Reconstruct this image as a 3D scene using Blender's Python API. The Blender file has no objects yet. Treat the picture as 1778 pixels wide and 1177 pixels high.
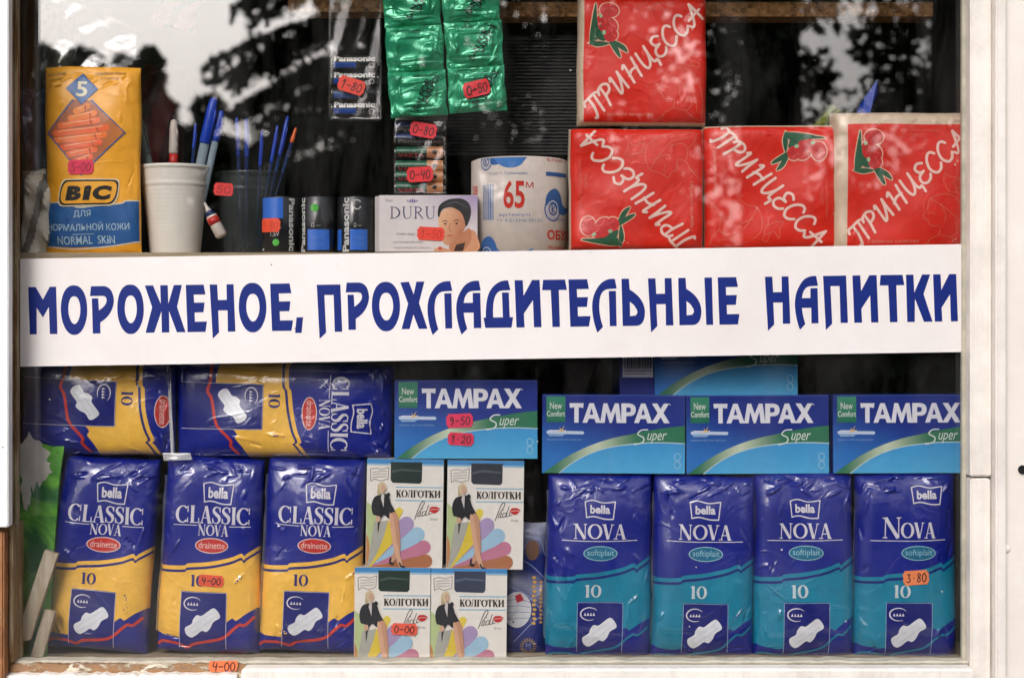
import bpy, bmesh, math, random
import numpy as np
from mathutils import Vector
from mathutils.geometry import tessellate_polygon

# ------------------------------------------------------------------ camera, sky, sun, exposure
S = 0.00055          # metres per photo pixel on the glass plane
D = 1.6              # camera to glass
ZC = 1.5             # camera height
scn = bpy.context.scene
COL = scn.collection
cam_d = bpy.data.cameras.new('camera'); cam = bpy.data.objects.new('camera', cam_d); COL.objects.link(cam)
cam.location = (0, -D, ZC); cam.rotation_euler = (math.radians(90), 0, 0)
cam_d.sensor_width = 36; cam_d.lens = 36 * D / (1778 * S)
cam_d.clip_start = 0.05; cam_d.clip_end = 500
cam_d.dof.use_dof = True; cam_d.dof.focus_distance = D + 0.03; cam_d.dof.aperture_fstop = 8.5
scn.camera = cam
SUN_EL, SUN_AZ = math.radians(32), math.radians(195)   # azimuth from north (+Y), clockwise: behind the camera, left
w = bpy.data.worlds.new('World'); scn.world = w; w.use_nodes = True
nt = w.node_tree; nt.nodes.clear()
sky = nt.nodes.new('ShaderNodeTexSky'); sky.sky_type = 'NISHITA'; sky.sun_disc = False
sky.sun_elevation = SUN_EL; sky.sun_rotation = SUN_AZ
sky.air_density = 1.3; sky.dust_density = 6; sky.ozone_density = 1.5
hs = nt.nodes.new('ShaderNodeHueSaturation'); hs.inputs['Saturation'].default_value = 0.32
tint = nt.nodes.new('ShaderNodeMix'); tint.data_type = 'RGBA'; tint.blend_type = 'MULTIPLY'; tint.inputs[0].default_value = 1
tint.inputs[7].default_value = (0.985, 0.985, 1.03, 1)
bg = nt.nodes.new('ShaderNodeBackground'); bg.inputs[1].default_value = 0.15
wo = nt.nodes.new('ShaderNodeOutputWorld')
nt.links.new(sky.outputs[0], hs.inputs['Color']); nt.links.new(hs.outputs[0], tint.inputs[6])
nt.links.new(tint.outputs[2], bg.inputs[0]); nt.links.new(bg.outputs[0], wo.inputs[0])
sd = bpy.data.lights.new('sun', 'SUN'); sun = bpy.data.objects.new('sun', sd); COL.objects.link(sun)
sd.energy = 0.6; sd.angle = math.radians(16); sd.color = (1, 0.965, 0.92)
sv = Vector((math.sin(SUN_AZ) * math.cos(SUN_EL), math.cos(SUN_AZ) * math.cos(SUN_EL), math.sin(SUN_EL)))
sun.rotation_euler = sv.to_track_quat('Z', 'Y').to_euler()
vs = scn.view_settings
vs.view_transform = 'Standard'; vs.look = 'None'; vs.gamma = 1; vs.use_curve_mapping = False
vs.exposure = 0.42
try:
    scn.cycles.max_bounces = 10; scn.cycles.transparent_max_bounces = 16; scn.cycles.sample_clamp_indirect = 4
    scn.cycles.caustics_reflective = False; scn.cycles.caustics_refractive = False
except Exception: pass

# ------------------------------------------------------------------ helpers
def W(px, py, Y=0.0):
    k = S * (1 + Y / D)
    return Vector(((px - 889) * k, Y, ZC + (588.5 - py) * k))
def lin(c):
    out = []
    for v in c[:3]:
        v = v / 255.0
        out.append(v / 12.92 if v <= 0.04045 else ((v + 0.055) / 1.055) ** 2.4)
    return tuple(out)
def tag(o, label=None, cat=None, group=None, kind=None):
    if label: o['label'] = label
    if cat: o['category'] = cat
    if group: o['group'] = group
    if kind: o['kind'] = kind
    return o
def thing(name, label, cat, loc, group=None, rz=0):
    o = bpy.data.objects.new(name, None); COL.objects.link(o)
    o.location = loc; o.rotation_euler = (0, 0, rz); o.empty_display_size = 0.02
    return tag(o, label, cat, group)

# ------------------------------------------------------------------ materials
def nodes_of(m):
    m.use_nodes = True
    t = m.node_tree
    return t, t.nodes, t.links, t.nodes['Principled BSDF']
def noise(n, scale, detail=4, rough=0.55, dist=0.0):
    x = n.new('ShaderNodeTexNoise'); x.inputs['Scale'].default_value = scale; x.inputs['Detail'].default_value = detail
    x.inputs['Roughness'].default_value = rough; x.inputs['Distortion'].default_value = dist; return x
def ramp(n, a, b, ca=(0, 0, 0, 1), cb=(1, 1, 1, 1)):
    r = n.new('ShaderNodeValToRGB'); r.color_ramp.elements[0].position = a; r.color_ramp.elements[1].position = b
    r.color_ramp.elements[0].color = ca; r.color_ramp.elements[1].color = cb; return r
def coords(n, l, out='Object', scale=(1, 1, 1)):
    tc = n.new('ShaderNodeTexCoord'); mp = n.new('ShaderNodeMapping'); mp.inputs['Scale'].default_value = scale
    l.new(tc.outputs[out], mp.inputs[0]); return mp
def print_mat(name, rough=0.5, coat=0.0, coat_rough=0.1, bump=0.0, bscale=60, metal=0.0, mottling=0.06, crink=0.0, stretch=(1, 1, 1), spec=0.5):
    """Printed paper or film: ink colours are in the attribute 'ink', grain and relief are procedural."""
    m = bpy.data.materials.new(name); t, n, l, p = nodes_of(m)
    at = n.new('ShaderNodeAttribute'); at.attribute_name = 'ink'
    mp = coords(n, l, 'Object', stretch)
    oi = n.new('ShaderNodeObjectInfo'); add = n.new('ShaderNodeVectorMath'); add.operation = 'ADD'
    l.new(mp.outputs[0], add.inputs[0]); l.new(oi.outputs['Location'], add.inputs[1])
    nz = noise(n, 120, 3); l.new(add.outputs[0], nz.inputs['Vector'])
    mx = n.new('ShaderNodeMix'); mx.data_type = 'RGBA'; mx.blend_type = 'MULTIPLY'; mx.inputs[0].default_value = 1
    rr = ramp(n, 0.3, 0.7, (1 - mottling * 2,) * 3 + (1,), (1, 1, 1, 1)); l.new(nz.outputs[0], rr.inputs[0])
    l.new(at.outputs['Color'], mx.inputs[6]); l.new(rr.outputs[0], mx.inputs[7]); l.new(mx.outputs[2], p.inputs['Base Color'])
    p.inputs['Roughness'].default_value = rough; p.inputs['Metallic'].default_value = metal
    p.inputs['Specular IOR Level'].default_value = spec
    p.inputs['Coat Weight'].default_value = coat; p.inputs['Coat Roughness'].default_value = coat_rough
    if bump > 0 or crink > 0:
        nb = noise(n, bscale, 5, 0.6, 0.4); l.new(add.outputs[0], nb.inputs['Vector'])
        b = n.new('ShaderNodeBump'); b.inputs['Strength'].default_value = 1; b.inputs['Distance'].default_value = bump
        l.new(nb.outputs[0], b.inputs['Height'])
        last = b
        if crink > 0:
            n2 = noise(n, bscale * 0.35, 3, 0.5, 1.6); l.new(add.outputs[0], n2.inputs['Vector'])
            s = n.new('ShaderNodeMath'); s.operation = 'SUBTRACT'; s.inputs[1].default_value = 0.5; l.new(n2.outputs[0], s.inputs[0])
            a = n.new('ShaderNodeMath'); a.operation = 'ABSOLUTE'; l.new(s.outputs[0], a.inputs[0])
            r2 = ramp(n, 0.0, 0.06); l.new(a.outputs[0], r2.inputs[0])
            b2 = n.new('ShaderNodeBump'); b2.invert = True; b2.inputs['Distance'].default_value = crink
            l.new(r2.outputs[0], b2.inputs['Height']); l.new(b.outputs[0], b2.inputs['Normal']); last = b2
        l.new(last.outputs[0], p.inputs['Normal']); l.new(last.outputs[0], p.inputs['Coat Normal'])
    return m
def solid(name, c, rough=0.5, metal=0, var=0.25, scale=30, bump=0.0, stretch=(1, 1, 1), coat=0, trans=0, alpha=1, c2=None, spec=0.5):
    m = bpy.data.materials.new(name); t, n, l, p = nodes_of(m)
    c = lin(c); c2 = lin(c2) if c2 else tuple(v * (1 - var) for v in c)
    mp = coords(n, l, 'Object', stretch); nz = noise(n, scale, 6, 0.6); l.new(mp.outputs[0], nz.inputs['Vector'])
    r = ramp(n, 0.35, 0.65, c + (1,), c2 + (1,)); l.new(nz.outputs[0], r.inputs[0]); l.new(r.outputs[0], p.inputs['Base Color'])
    p.inputs['Roughness'].default_value = rough; p.inputs['Metallic'].default_value = metal
    p.inputs['Specular IOR Level'].default_value = spec
    p.inputs['Coat Weight'].default_value = coat; p.inputs['Transmission Weight'].default_value = trans
    p.inputs['Alpha'].default_value = alpha
    if bump:
        b = n.new('ShaderNodeBump'); b.inputs['Distance'].default_value = bump; l.new(nz.outputs[0], b.inputs['Height']); l.new(b.outputs[0], p.inputs['Normal'])
    return m
def painted_wood(name, lo, hi, scale=14, stretch=(1, 1, 1), paint=(232, 222, 205), wood=(150, 104, 62), wood2=(96, 66, 40), dirt=0.35):
    """Old paint flaking off wood: below lo the paint is gone, above hi it is whole."""
    m = bpy.data.materials.new(name); t, n, l, p = nodes_of(m)
    mp = coords(n, l, 'Object', stretch)
    a = noise(n, scale, 7, 0.62, 0.3); l.new(mp.outputs[0], a.inputs['Vector'])
    mask = ramp(n, lo, hi); l.new(a.outputs[0], mask.inputs[0])
    mp2 = coords(n, l, 'Object', (stretch[0] * 6, stretch[1] * 6, stretch[2] * 6))
    g = noise(n, 9, 5, 0.6, 0.6); l.new(mp2.outputs[0], g.inputs['Vector'])
    wr = ramp(n, 0.3, 0.7, lin(wood2) + (1,), lin(wood) + (1,)); l.new(g.outputs[0], wr.inputs[0])
    d = noise(n, scale * 0.8, 8, 0.7); mp3 = coords(n, l, 'Object'); l.new(mp3.outputs[0], d.inputs['Vector'])
    dr = ramp(n, 0.42, 0.72, lin(paint) + (1,), tuple(v * (1 - dirt) for v in lin(paint)) + (1,)); l.new(d.outputs[0], dr.inputs[0])
    mx = n.new('ShaderNodeMix'); mx.data_type = 'RGBA'
    l.new(mask.outputs[0], mx.inputs[0]); l.new(wr.outputs[0], mx.inputs[6]); l.new(dr.outputs[0], mx.inputs[7])
    l.new(mx.outputs[2], p.inputs['Base Color']); p.inputs['Roughness'].default_value = 0.55
    mp4 = coords(n, l, 'Object', (stretch[0]*9, stretch[1]*9, stretch[2]*.8)); g4 = noise(n, 7, 8, .72, .4); l.new(mp4.outputs[0], g4.inputs['Vector'])
    g5 = ramp(n, .5, .78, (1, 1, 1, 1), (.62, .54, .44, 1)); l.new(g4.outputs[0], g5.inputs[0])
    m4 = n.new('ShaderNodeMix'); m4.data_type = 'RGBA'; m4.blend_type = 'MULTIPLY'; m4.inputs[0].default_value = .5
    l.new(mx.outputs[2], m4.inputs[6]); l.new(g5.outputs[0], m4.inputs[7]); l.new(m4.outputs[2], p.inputs['Base Color'])
    b = n.new('ShaderNodeBump'); b.inputs['Distance'].default_value = 0.0012; l.new(mask.outputs[0], b.inputs['Height'])
    b2 = n.new('ShaderNodeBump'); b2.inputs['Distance'].default_value = 0.0005; f = noise(n, 160, 4); l.new(mp3.outputs[0], f.inputs['Vector'])
    l.new(f.outputs[0], b2.inputs['Height']); l.new(b.outputs[0], b2.inputs['Normal']); l.new(b2.outputs[0], p.inputs['Normal'])
    return m
M = {}
M['film'] = print_mat('printed_film', 0.42, 0.8, 0.09, 0.0006, 38, crink=0.00022, mottling=0.07)
M['film'].node_tree.nodes['Principled BSDF'].inputs['Coat IOR'].default_value = 1.7
M['film_soft'] = print_mat('soft_printed_film', 0.5, 0.22, 0.18, 0.0005, 40, crink=0.0002, mottling=0.05)
M['card'] = print_mat('printed_cardboard', 0.45, 0.12, 0.3, 0.00008, 300, mottling=0.03)
M['gloss_card'] = print_mat('glossy_cardboard', 0.4, 0.45, 0.15, 0.0001, 40, mottling=0.03)
M['paper'] = print_mat('printed_paper', 0.8, 0, 0.3, 0.0004, 90, mottling=0.05, spec=0.2)
M['foil'] = print_mat('green_foil_print', 0.3, 0.5, 0.12, 0.0010, 50, metal=0.3, crink=0.0006, mottling=0.12)
M['vinyl'] = print_mat('vinyl_letters', 0.55, 0, 0.3, 0.00005, 200, mottling=0.08, spec=0.25)
M['sticker'] = print_mat('sticker_paper', 0.6, 0, 0.3, 0.00008, 200, mottling=0.05)
M['battery'] = print_mat('battery_jacket', 0.3, 0.6, 0.08, 0.0001, 60, mottling=0.03)
def board_white(name, c, dirt, scale, rough=0.5):
    m = bpy.data.materials.new(name); t, n, l, p = nodes_of(m)
    mp = coords(n, l); a = noise(n, scale, 8, 0.7); l.new(mp.outputs[0], a.inputs['Vector'])
    r = ramp(n, 0.4, 0.78, lin(c) + (1,), lin(dirt) + (1,)); l.new(a.outputs[0], r.inputs[0])
    v = n.new('ShaderNodeTexVoronoi'); v.inputs['Scale'].default_value = 26; l.new(mp.outputs[0], v.inputs['Vector'])
    sp = ramp(n, 0.018, 0.03, lin((120, 92, 60)) + (1,), (1, 1, 1, 1)); l.new(v.outputs['Distance'], sp.inputs[0])
    mx = n.new('ShaderNodeMix'); mx.data_type = 'RGBA'; mx.blend_type = 'MULTIPLY'; mx.inputs[0].default_value = 0.8
    l.new(r.outputs[0], mx.inputs[6]); l.new(sp.outputs[0], mx.inputs[7]); l.new(mx.outputs[2], p.inputs['Base Color'])
    p.inputs['Roughness'].default_value = rough
    b = n.new('ShaderNodeBump'); b.inputs['Distance'].default_value = 0.0004; f = noise(n, 70, 4); l.new(mp.outputs[0], f.inputs['Vector'])
    l.new(f.outputs[0], b.inputs['Height']); l.new(b.outputs[0], p.inputs['Normal'])
    return m
M['banner'] = board_white('white_banner_plastic', (231, 226, 224), (222, 214, 210), 7, 0.4)
M['wall_paint'] = board_white('white_wall_paint', (240, 233, 226), (226, 216, 204), 6)
M['wall_bright'] = board_white('bright_white_paint', (250, 250, 248), (240, 240, 236), 6)
M['stile_paint'] = painted_wood('stile_paint', 0.20, 0.26, 20, (3, 3, 0.6), paint=(238, 231, 223), dirt=0.2)
M['strip_wood'] = painted_wood('weathered_strip', 0.44, 0.62, 18, (6, 6, 0.8), paint=(190, 172, 138), wood=(160, 124, 80), wood2=(112, 84, 54))
M['brown_wood'] = painted_wood('bare_brown_wood', 0.60, 0.68, 22, (2, 2, 0.7), paint=(205, 185, 155), wood=(172, 118, 72), wood2=(128, 80, 46))
M['sill_worn'] = painted_wood('worn_sill', 0.46, 0.50, 16, (1.0, 1, 2.2), paint=(226, 214, 192), wood=(160, 118, 74), wood2=(120, 86, 54), dirt=0.3)
M['sill_white'] = painted_wood('white_sill', 0.27, 0.31, 26, (1.4, 1, 2), paint=(243, 237, 229), wood=(150, 116, 78), wood2=(120, 90, 60), dirt=0.18)
M['putty'] = solid('grey_putty', (196, 190, 172), 0.8, var=0.3, scale=50, bump=0.0008)
M['flake'] = solid('white_paint_flake', (236, 230, 218), 0.7, var=0.2, scale=40, bump=0.0006)
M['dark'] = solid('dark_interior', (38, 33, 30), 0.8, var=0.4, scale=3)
M['dark2'] = solid('dark_board', (30, 30, 32), 0.55, var=0.3, scale=20)
M['shelf'] = solid('shelf_board', (170, 150, 120), 0.6, var=0.3, scale=8, stretch=(1, 8, 8))
M['chip'] = solid('chipboard_edge', (222, 168, 106), 0.8, c2=(120, 80, 46), scale=170, bump=0.001)
M['stickwood'] = solid('pale_stick', (204, 192, 170), 0.8, c2=(160, 142, 114), scale=30, stretch=(4, 4, 0.6), bump=0.0006)
M['black'] = solid('black_hole', (8, 8, 8), 0.9, var=0.1)
M['cup'] = solid('white_cup_plastic', (228, 223, 212), 0.4, var=0.06, scale=12)
M['cap_blue'] = solid('blue_cap_plastic', (24, 64, 176), 0.3, var=0.1)
M['pen_clear'] = solid('pale_pen_barrel', (150, 168, 178), 0.15, var=0.15, alpha=0.75)
M['pen_dark'] = solid('dark_blue_barrel', (30, 50, 96), 0.3, var=0.2)
M['grey'] = solid('grey_plastic', (92, 104, 96), 0.4, var=0.2)
M['offwhite'] = solid('offwhite_plastic', (208, 196, 184), 0.4, var=0.1)
M['redpl'] = solid('red_plastic', (190, 42, 32), 0.4, var=0.2)
M['orange'] = solid('orange_plastic', (235, 110, 50), 0.4, var=0.2)
M['chrome'] = solid('battery_metal', (190, 186, 176), 0.25, metal=1, var=0.1)
M['tissue'] = solid('tissue_layers', (214, 198, 176), 0.85, c2=(190, 172, 148), scale=60, stretch=(1, 1, 6), bump=0.0006)
M['bark'] = solid('bark', (70, 56, 44), 0.9, c2=(40, 32, 26), scale=12, bump=0.02)
M['leaf_dark'] = solid('dark_needles', (88, 102, 66), 0.7, c2=(52, 66, 40), scale=3)
M['leaf_mid'] = solid('mid_green_leaves', (116, 132, 80), 0.7, c2=(76, 92, 50), scale=2)
M['ground'] = solid('asphalt', (60, 58, 58), 0.9, c2=(46, 44, 44), scale=8, bump=0.003)
def glass_mat(name, refl, tint=(1, 1, 1), rough=0.0):
    m = bpy.data.materials.new(name); m.use_nodes = True; t = m.node_tree; n, l = t.nodes, t.links
    n.remove(n['Principled BSDF']); o = n['Material Output']
    tr = n.new('ShaderNodeBsdfTransparent'); tr.inputs[0].default_value = tint + (1,)
    gl = n.new('ShaderNodeBsdfGlossy'); gl.inputs['Roughness'].default_value = rough
    mp = coords(n, l); nz = noise(n, 3.0, 6, 0.6); l.new(mp.outputs[0], nz.inputs['Vector'])
    r = n.new('ShaderNodeMapRange'); r.inputs[1].default_value = 0.3; r.inputs[2].default_value = 0.7
    r.inputs[3].default_value = refl * 0.93; r.inputs[4].default_value = refl * 1.07; l.new(nz.outputs[0], r.inputs[0])
    mx = n.new('ShaderNodeMixShader'); l.new(r.outputs[0], mx.inputs[0]); l.new(tr.outputs[0], mx.inputs[1]); l.new(gl.outputs[0], mx.inputs[2])
    l.new(mx.outputs[0], o.inputs[0]); return m
def dust_and_glare(m):
    t = m.node_tree; n, l = t.nodes, t.links; o = n['Material Output']; src = o.inputs[0].links[0].from_node
    mp = coords(n, l); v = n.new('ShaderNodeTexVoronoi'); v.inputs['Scale'].default_value = 34; l.new(mp.outputs[0], v.inputs['Vector'])
    r1 = ramp(n, 0.022, 0.032, (.75, .75, .75, 1), (0, 0, 0, 1)); l.new(v.outputs['Distance'], r1.inputs[0])
    gt = n.new('ShaderNodeMath'); gt.operation = 'GREATER_THAN'; gt.inputs[1].default_value = .72; sp = n.new('ShaderNodeSeparateColor'); l.new(v.outputs['Color'], sp.inputs[0]); l.new(sp.outputs[0], gt.inputs[0])
    mu = n.new('ShaderNodeMath'); mu.operation = 'MULTIPLY'; l.new(r1.outputs[0], mu.inputs[0]); l.new(gt.outputs[0], mu.inputs[1])
    mp2 = coords(n, l, 'Object', (5, 1, 1.2)); st = noise(n, 3.5, 7, .65, .5); l.new(mp2.outputs[0], st.inputs['Vector'])
    r2 = ramp(n, .45, .8, (0, 0, 0, 1), (.022, .022, .022, 1)); l.new(st.outputs[0], r2.inputs[0])  # pale streak veil: thin dust, with reflected glare painted in
    ad = n.new('ShaderNodeMath'); ad.operation = 'ADD'; ad.use_clamp = True; l.new(mu.outputs[0], ad.inputs[0]); l.new(r2.outputs[0], ad.inputs[1])
    df = n.new('ShaderNodeBsdfDiffuse'); df.inputs[0].default_value = (.6, .58, .56, 1); mx = n.new('ShaderNodeMixShader')
    l.new(ad.outputs[0], mx.inputs[0]); l.new(src.outputs[0], mx.inputs[1]); l.new(df.outputs[0], mx.inputs[2]); l.new(mx.outputs[0], o.inputs[0]); return m
M['glass'] = glass_mat('window_glass', 0.098)
def clear_film(name, refl, rough, white=0.0, distance=0.002, scale=30, col=(0.9, 0.9, 0.9)):
    m = glass_mat(name, refl, rough=rough); t = m.node_tree; n, l = t.nodes, t.links
    gl = [x for x in n if x.type == 'BSDF_GLOSSY'][0]
    mp = coords(n, l); nz = noise(n, scale, 4, 0.55, 1.2); l.new(mp.outputs[0], nz.inputs['Vector'])
    b = n.new('ShaderNodeBump'); b.inputs['Distance'].default_value = distance; l.new(nz.outputs[0], b.inputs['Height']); l.new(b.outputs[0], gl.inputs['Normal'])
    if white:
        o = n['Material Output']; mx = o.inputs[0].links[0].from_node
        df = n.new('ShaderNodeBsdfDiffuse'); df.inputs[0].default_value = col + (1,)
        m2 = n.new('ShaderNodeMixShader'); m2.inputs[0].default_value = white
        l.new(mx.outputs[0], m2.inputs[1]); l.new(df.outputs[0], m2.inputs[2]); l.new(m2.outputs[0], o.inputs[0])
    return m
dust_and_glare(M['glass'])
M['film_clear'] = clear_film('clear_film', 0.045, 0.12, distance=0.0003)
M['film_milky'] = clear_film('milky_film', 0.2, 0.15, 0.45)
M['smoke_cup'] = clear_film('smoke_plastic', 0.06, 0.2, 0.35, col=(0.05, 0.06, 0.06))

# ------------------------------------------------------------------ flat art: ink shapes in photo-pixel units
def qpath(items, n=7):
    """points; ('q', ctrl, end) adds a quadratic curve."""
    out = []
    for it in items:
        if it[0] == 'q':
            a = out[-1]; c, b = it[1], it[2]
            for i in range(1, n + 1):
                t = i / n
                out.append(((1-t)**2*a[0]+2*t*(1-t)*c[0]+t*t*b[0], (1-t)**2*a[1]+2*t*(1-t)*c[1]+t*t*b[1]))
        else: out.append(tuple(it))
    return out
def catmull(P, n=5, closed=False):
    P = [tuple(p) for p in P]
    if len(P) < 3: return P
    out = []; N = len(P)
    for i in range(N if closed else N - 1):
        if closed: p0, p1, p2, p3 = P[(i-1) % N], P[i], P[(i+1) % N], P[(i+2) % N]
        else: p0, p1, p2, p3 = P[max(i-1, 0)], P[i], P[i+1], P[min(i+2, N-1)]
        for j in range(n):
            t = j / n
            out.append(tuple(0.5*((2*b)+(-a+c)*t+(2*a-5*b+4*c-d)*t*t+(-a+3*b-3*c+d)*t**3) for a, b, c, d in zip(p0, p1, p2, p3)))
    if not closed: out.append(P[-1])
    return out
_tc = {}
def text_mesh(s, bold=0.0):
    k = (s, bold)
    if k in _tc: return _tc[k]
    cu = bpy.data.curves.new('t', 'FONT'); cu.body = s; cu.offset = bold; cu.resolution_u = 3
    o = bpy.data.objects.new('t', cu); me = o.to_mesh()
    V = np.array([(v.co.x, -v.co.y) for v in me.vertices]).reshape(-1, 2); F = [tuple(p.vertices) for p in me.polygons]
    o.to_mesh_clear(); bpy.data.objects.remove(o); bpy.data.curves.remove(cu)
    if len(V):
        V = V - V.min(0); V = V / np.maximum(V.max(0), 1e-6)
    _tc[k] = (V, F); return _tc[k]
class Art:
    def __init__(s): s.g = []; s.M = (1, 0, 0, 1, 0, 0); s.n = 0
    def at(s, x=0, y=0, rot=0, sc=1.0):
        a = math.radians(rot); s.M = (sc*math.cos(a), -sc*math.sin(a), sc*math.sin(a), sc*math.cos(a), x, y); return s
    def _t(s, V):
        V = np.asarray(V, float).reshape(-1, 2); a, b, c, d, x, y = s.M
        return np.stack([V[:, 0]*a + V[:, 1]*b + x, V[:, 0]*c + V[:, 1]*d + y], 1)
    def add(s, V, F, col, layer):
        s.n += 1
        s.g.append((s._t(V), F, col if callable(col) else lin(col), layer * 12 + (s.n % 6) * 1.6))
    def poly(s, pts, col, layer=1, holes=()):
        loops = [[Vector((x, y, 0)) for x, y in pts]] + [[Vector((x, y, 0)) for x, y in h] for h in holes]
        F = tessellate_polygon(loops); V = [(v.x, v.y) for lp in loops for v in lp]
        s.add(V, [tuple(f) for f in F], col, layer)
    def rect(s, x0, y0, x1, y1, col, layer=1): s.add([(x0, y0), (x1, y0), (x1, y1), (x0, y1)], [(0, 1, 2, 3)], col, layer)
    def ell(s, cx, cy, rx, ry, col, layer=1, rot=0, n=24):
        a = math.radians(rot); P = []
        for i in range(n):
            t = 2*math.pi*i/n; x, y = rx*math.cos(t), ry*math.sin(t)
            P.append((cx+x*math.cos(a)-y*math.sin(a), cy+x*math.sin(a)+y*math.cos(a)))
        s.add(P, [tuple(range(n))], col, layer)
    def stroke(s, P, wd, col, layer=1, smooth=True, closed=False, cap=True, n=5):
        """ribbon along P; wd a number or one width per point."""
        if isinstance(wd, (list, tuple)):
            Q = [(p[0], p[1], w_) for p, w_ in zip(P, wd)]
        else: Q = [(p[0], p[1], wd) for p in P]
        if smooth: Q = catmull(Q, n, closed)
        if len(Q) < 2: return
        Q = np.array(Q); X = Q[:, :2]
        if closed: Tn = np.roll(X, -1, 0) - np.roll(X, 1, 0)
        else: Tn = np.gradient(X, axis=0)
        Tn /= np.maximum(np.linalg.norm(Tn, axis=1, keepdims=True), 1e-9)
        Nn = np.stack([-Tn[:, 1], Tn[:, 0]], 1) * Q[:, 2:3] / 2
        V = np.concatenate([X + Nn, X - Nn]); m = len(X)
        F = [(i, i+1, m+i+1, m+i) for i in range(m-1)]
        if closed: F.append((m-1, 0, m, 2*m-1))
        s.add(V, F, col, layer)
        if cap and not closed:
            for e, sg in ((0, -1), (-1, 1)):
                r = Q[e, 2]/2; a0 = math.atan2(Tn[e, 1], Tn[e, 0]) + (0 if sg > 0 else math.pi)
                P2 = [(X[e, 0]+r*math.cos(a0+t), X[e, 1]+r*math.sin(a0+t)) for t in np.linspace(-math.pi/2, math.pi/2, 6)]
                s.add(P2, [tuple(range(6))], col, layer)
    def text(s, t, x0, y0, x1, y1, col, layer=2, bold=0.0, shear=0.0):
        V, F = text_mesh(t, bold)
        if not len(V): return
        V = V * np.array([x1-x0, y1-y0]) + np.array([x0, y0]); V = V.copy()
        V[:, 0] += (y1 - V[:, 1]) * shear
        s.add(V, F, col, layer)
    def serif(s, t, x0, y0, x1, y1, col, layer=2, heavy=1.0):
        adv = sum(GL[c][0] for c in t) - 0.06; sx = (x1-x0)/adv; H = y1-y0; x = x0
        for c in t:
            a, st = GL[c]
            for kind, P, wd in st:
                if isinstance(wd, (list, tuple)): wd = [q*heavy*min(sx, H) for q in wd]
                else: wd = wd*heavy*min(sx, H)
                s.stroke([(x+p[0]*sx, y1-p[1]*H) for p in P], wd, col, layer, smooth=(kind == 'c'), cap=False, closed=(kind == 'o'), n=4)
            x += a*sx
    def hand(s, t, x0, y0, x1, y1, wd, col, layer=3):
        n = len(t); cw = (x1-x0)/n; H = y1-y0
        for i, c in enumerate(t):
            for P in HW.get(c, []):
                s.stroke([(x0+(i+0.1)*cw+p[0]*cw*1.4+0.08*(1-p[1])*H, y0+p[1]*H) for p in P], wd, col, layer)
    def build(s, name, fn, parent, mat, gx=None, gy=None, loc=None, custom=True, clipx=None, clipy=None):
        bm = bmesh.new(); fl = bm.faces.layers.int.new('cid')
        for gi, (V, F, col, z) in enumerate(s.g):
            vs_ = [bm.verts.new((v[0], v[1], z * 0.01)) for v in V]
            for f in F:
                try: fc = bm.faces.new([vs_[i] for i in f])
                except ValueError: continue
                fc[fl] = gi
        for ax, G in ((0, gx), (1, gy)):
            if G is None: continue
            for c in G:
                co = (c, 0, 0) if ax == 0 else (0, c, 0); no = (1, 0, 0) if ax == 0 else (0, 1, 0)
                bmesh.ops.bisect_plane(bm, geom=bm.verts[:] + bm.edges[:] + bm.faces[:], dist=1e-5, plane_co=co, plane_no=no)
        for ax, lim in ((0, clipx), (1, clipy)):
            if lim is None: continue
            for c, sg in ((lim[0], -1), (lim[1], 1)):
                co = (c, 0, 0) if ax == 0 else (0, c, 0); no = (sg, 0, 0) if ax == 0 else (0, sg, 0)
                bmesh.ops.bisect_plane(bm, geom=bm.verts[:] + bm.edges[:] + bm.faces[:], dist=1e-5, plane_co=co, plane_no=no, clear_outer=True)
        me = bpy.data.meshes.new(name); bm.to_mesh(me); bm.free()
        nv = len(me.vertices); co = np.zeros(nv*3); me.vertices.foreach_get('co', co); co = co.reshape(-1, 3)
        cid = np.zeros(len(me.polygons), int); me.attributes['cid'].data.foreach_get('value', cid)
        lv = np.zeros(len(me.loops), int); me.loops.foreach_get('vertex_index', lv)
        lt = np.zeros(len(me.polygons), int); me.polygons.foreach_get('loop_total', lt)
        lc = np.repeat(cid, lt); cols = np.ones((len(lv), 4))
        for gi in np.unique(cid):
            m_ = lc == gi; c = s.g[gi][2]
            cols[m_, :3] = c(co[lv[m_], 0], co[lv[m_], 1]) if callable(c) else c
        P, N = fn(co[:, 0], co[:, 1], co[:, 2] * 100 * 1e-5)
        return finish(name, me, P, N, cols, parent, mat)
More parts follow.
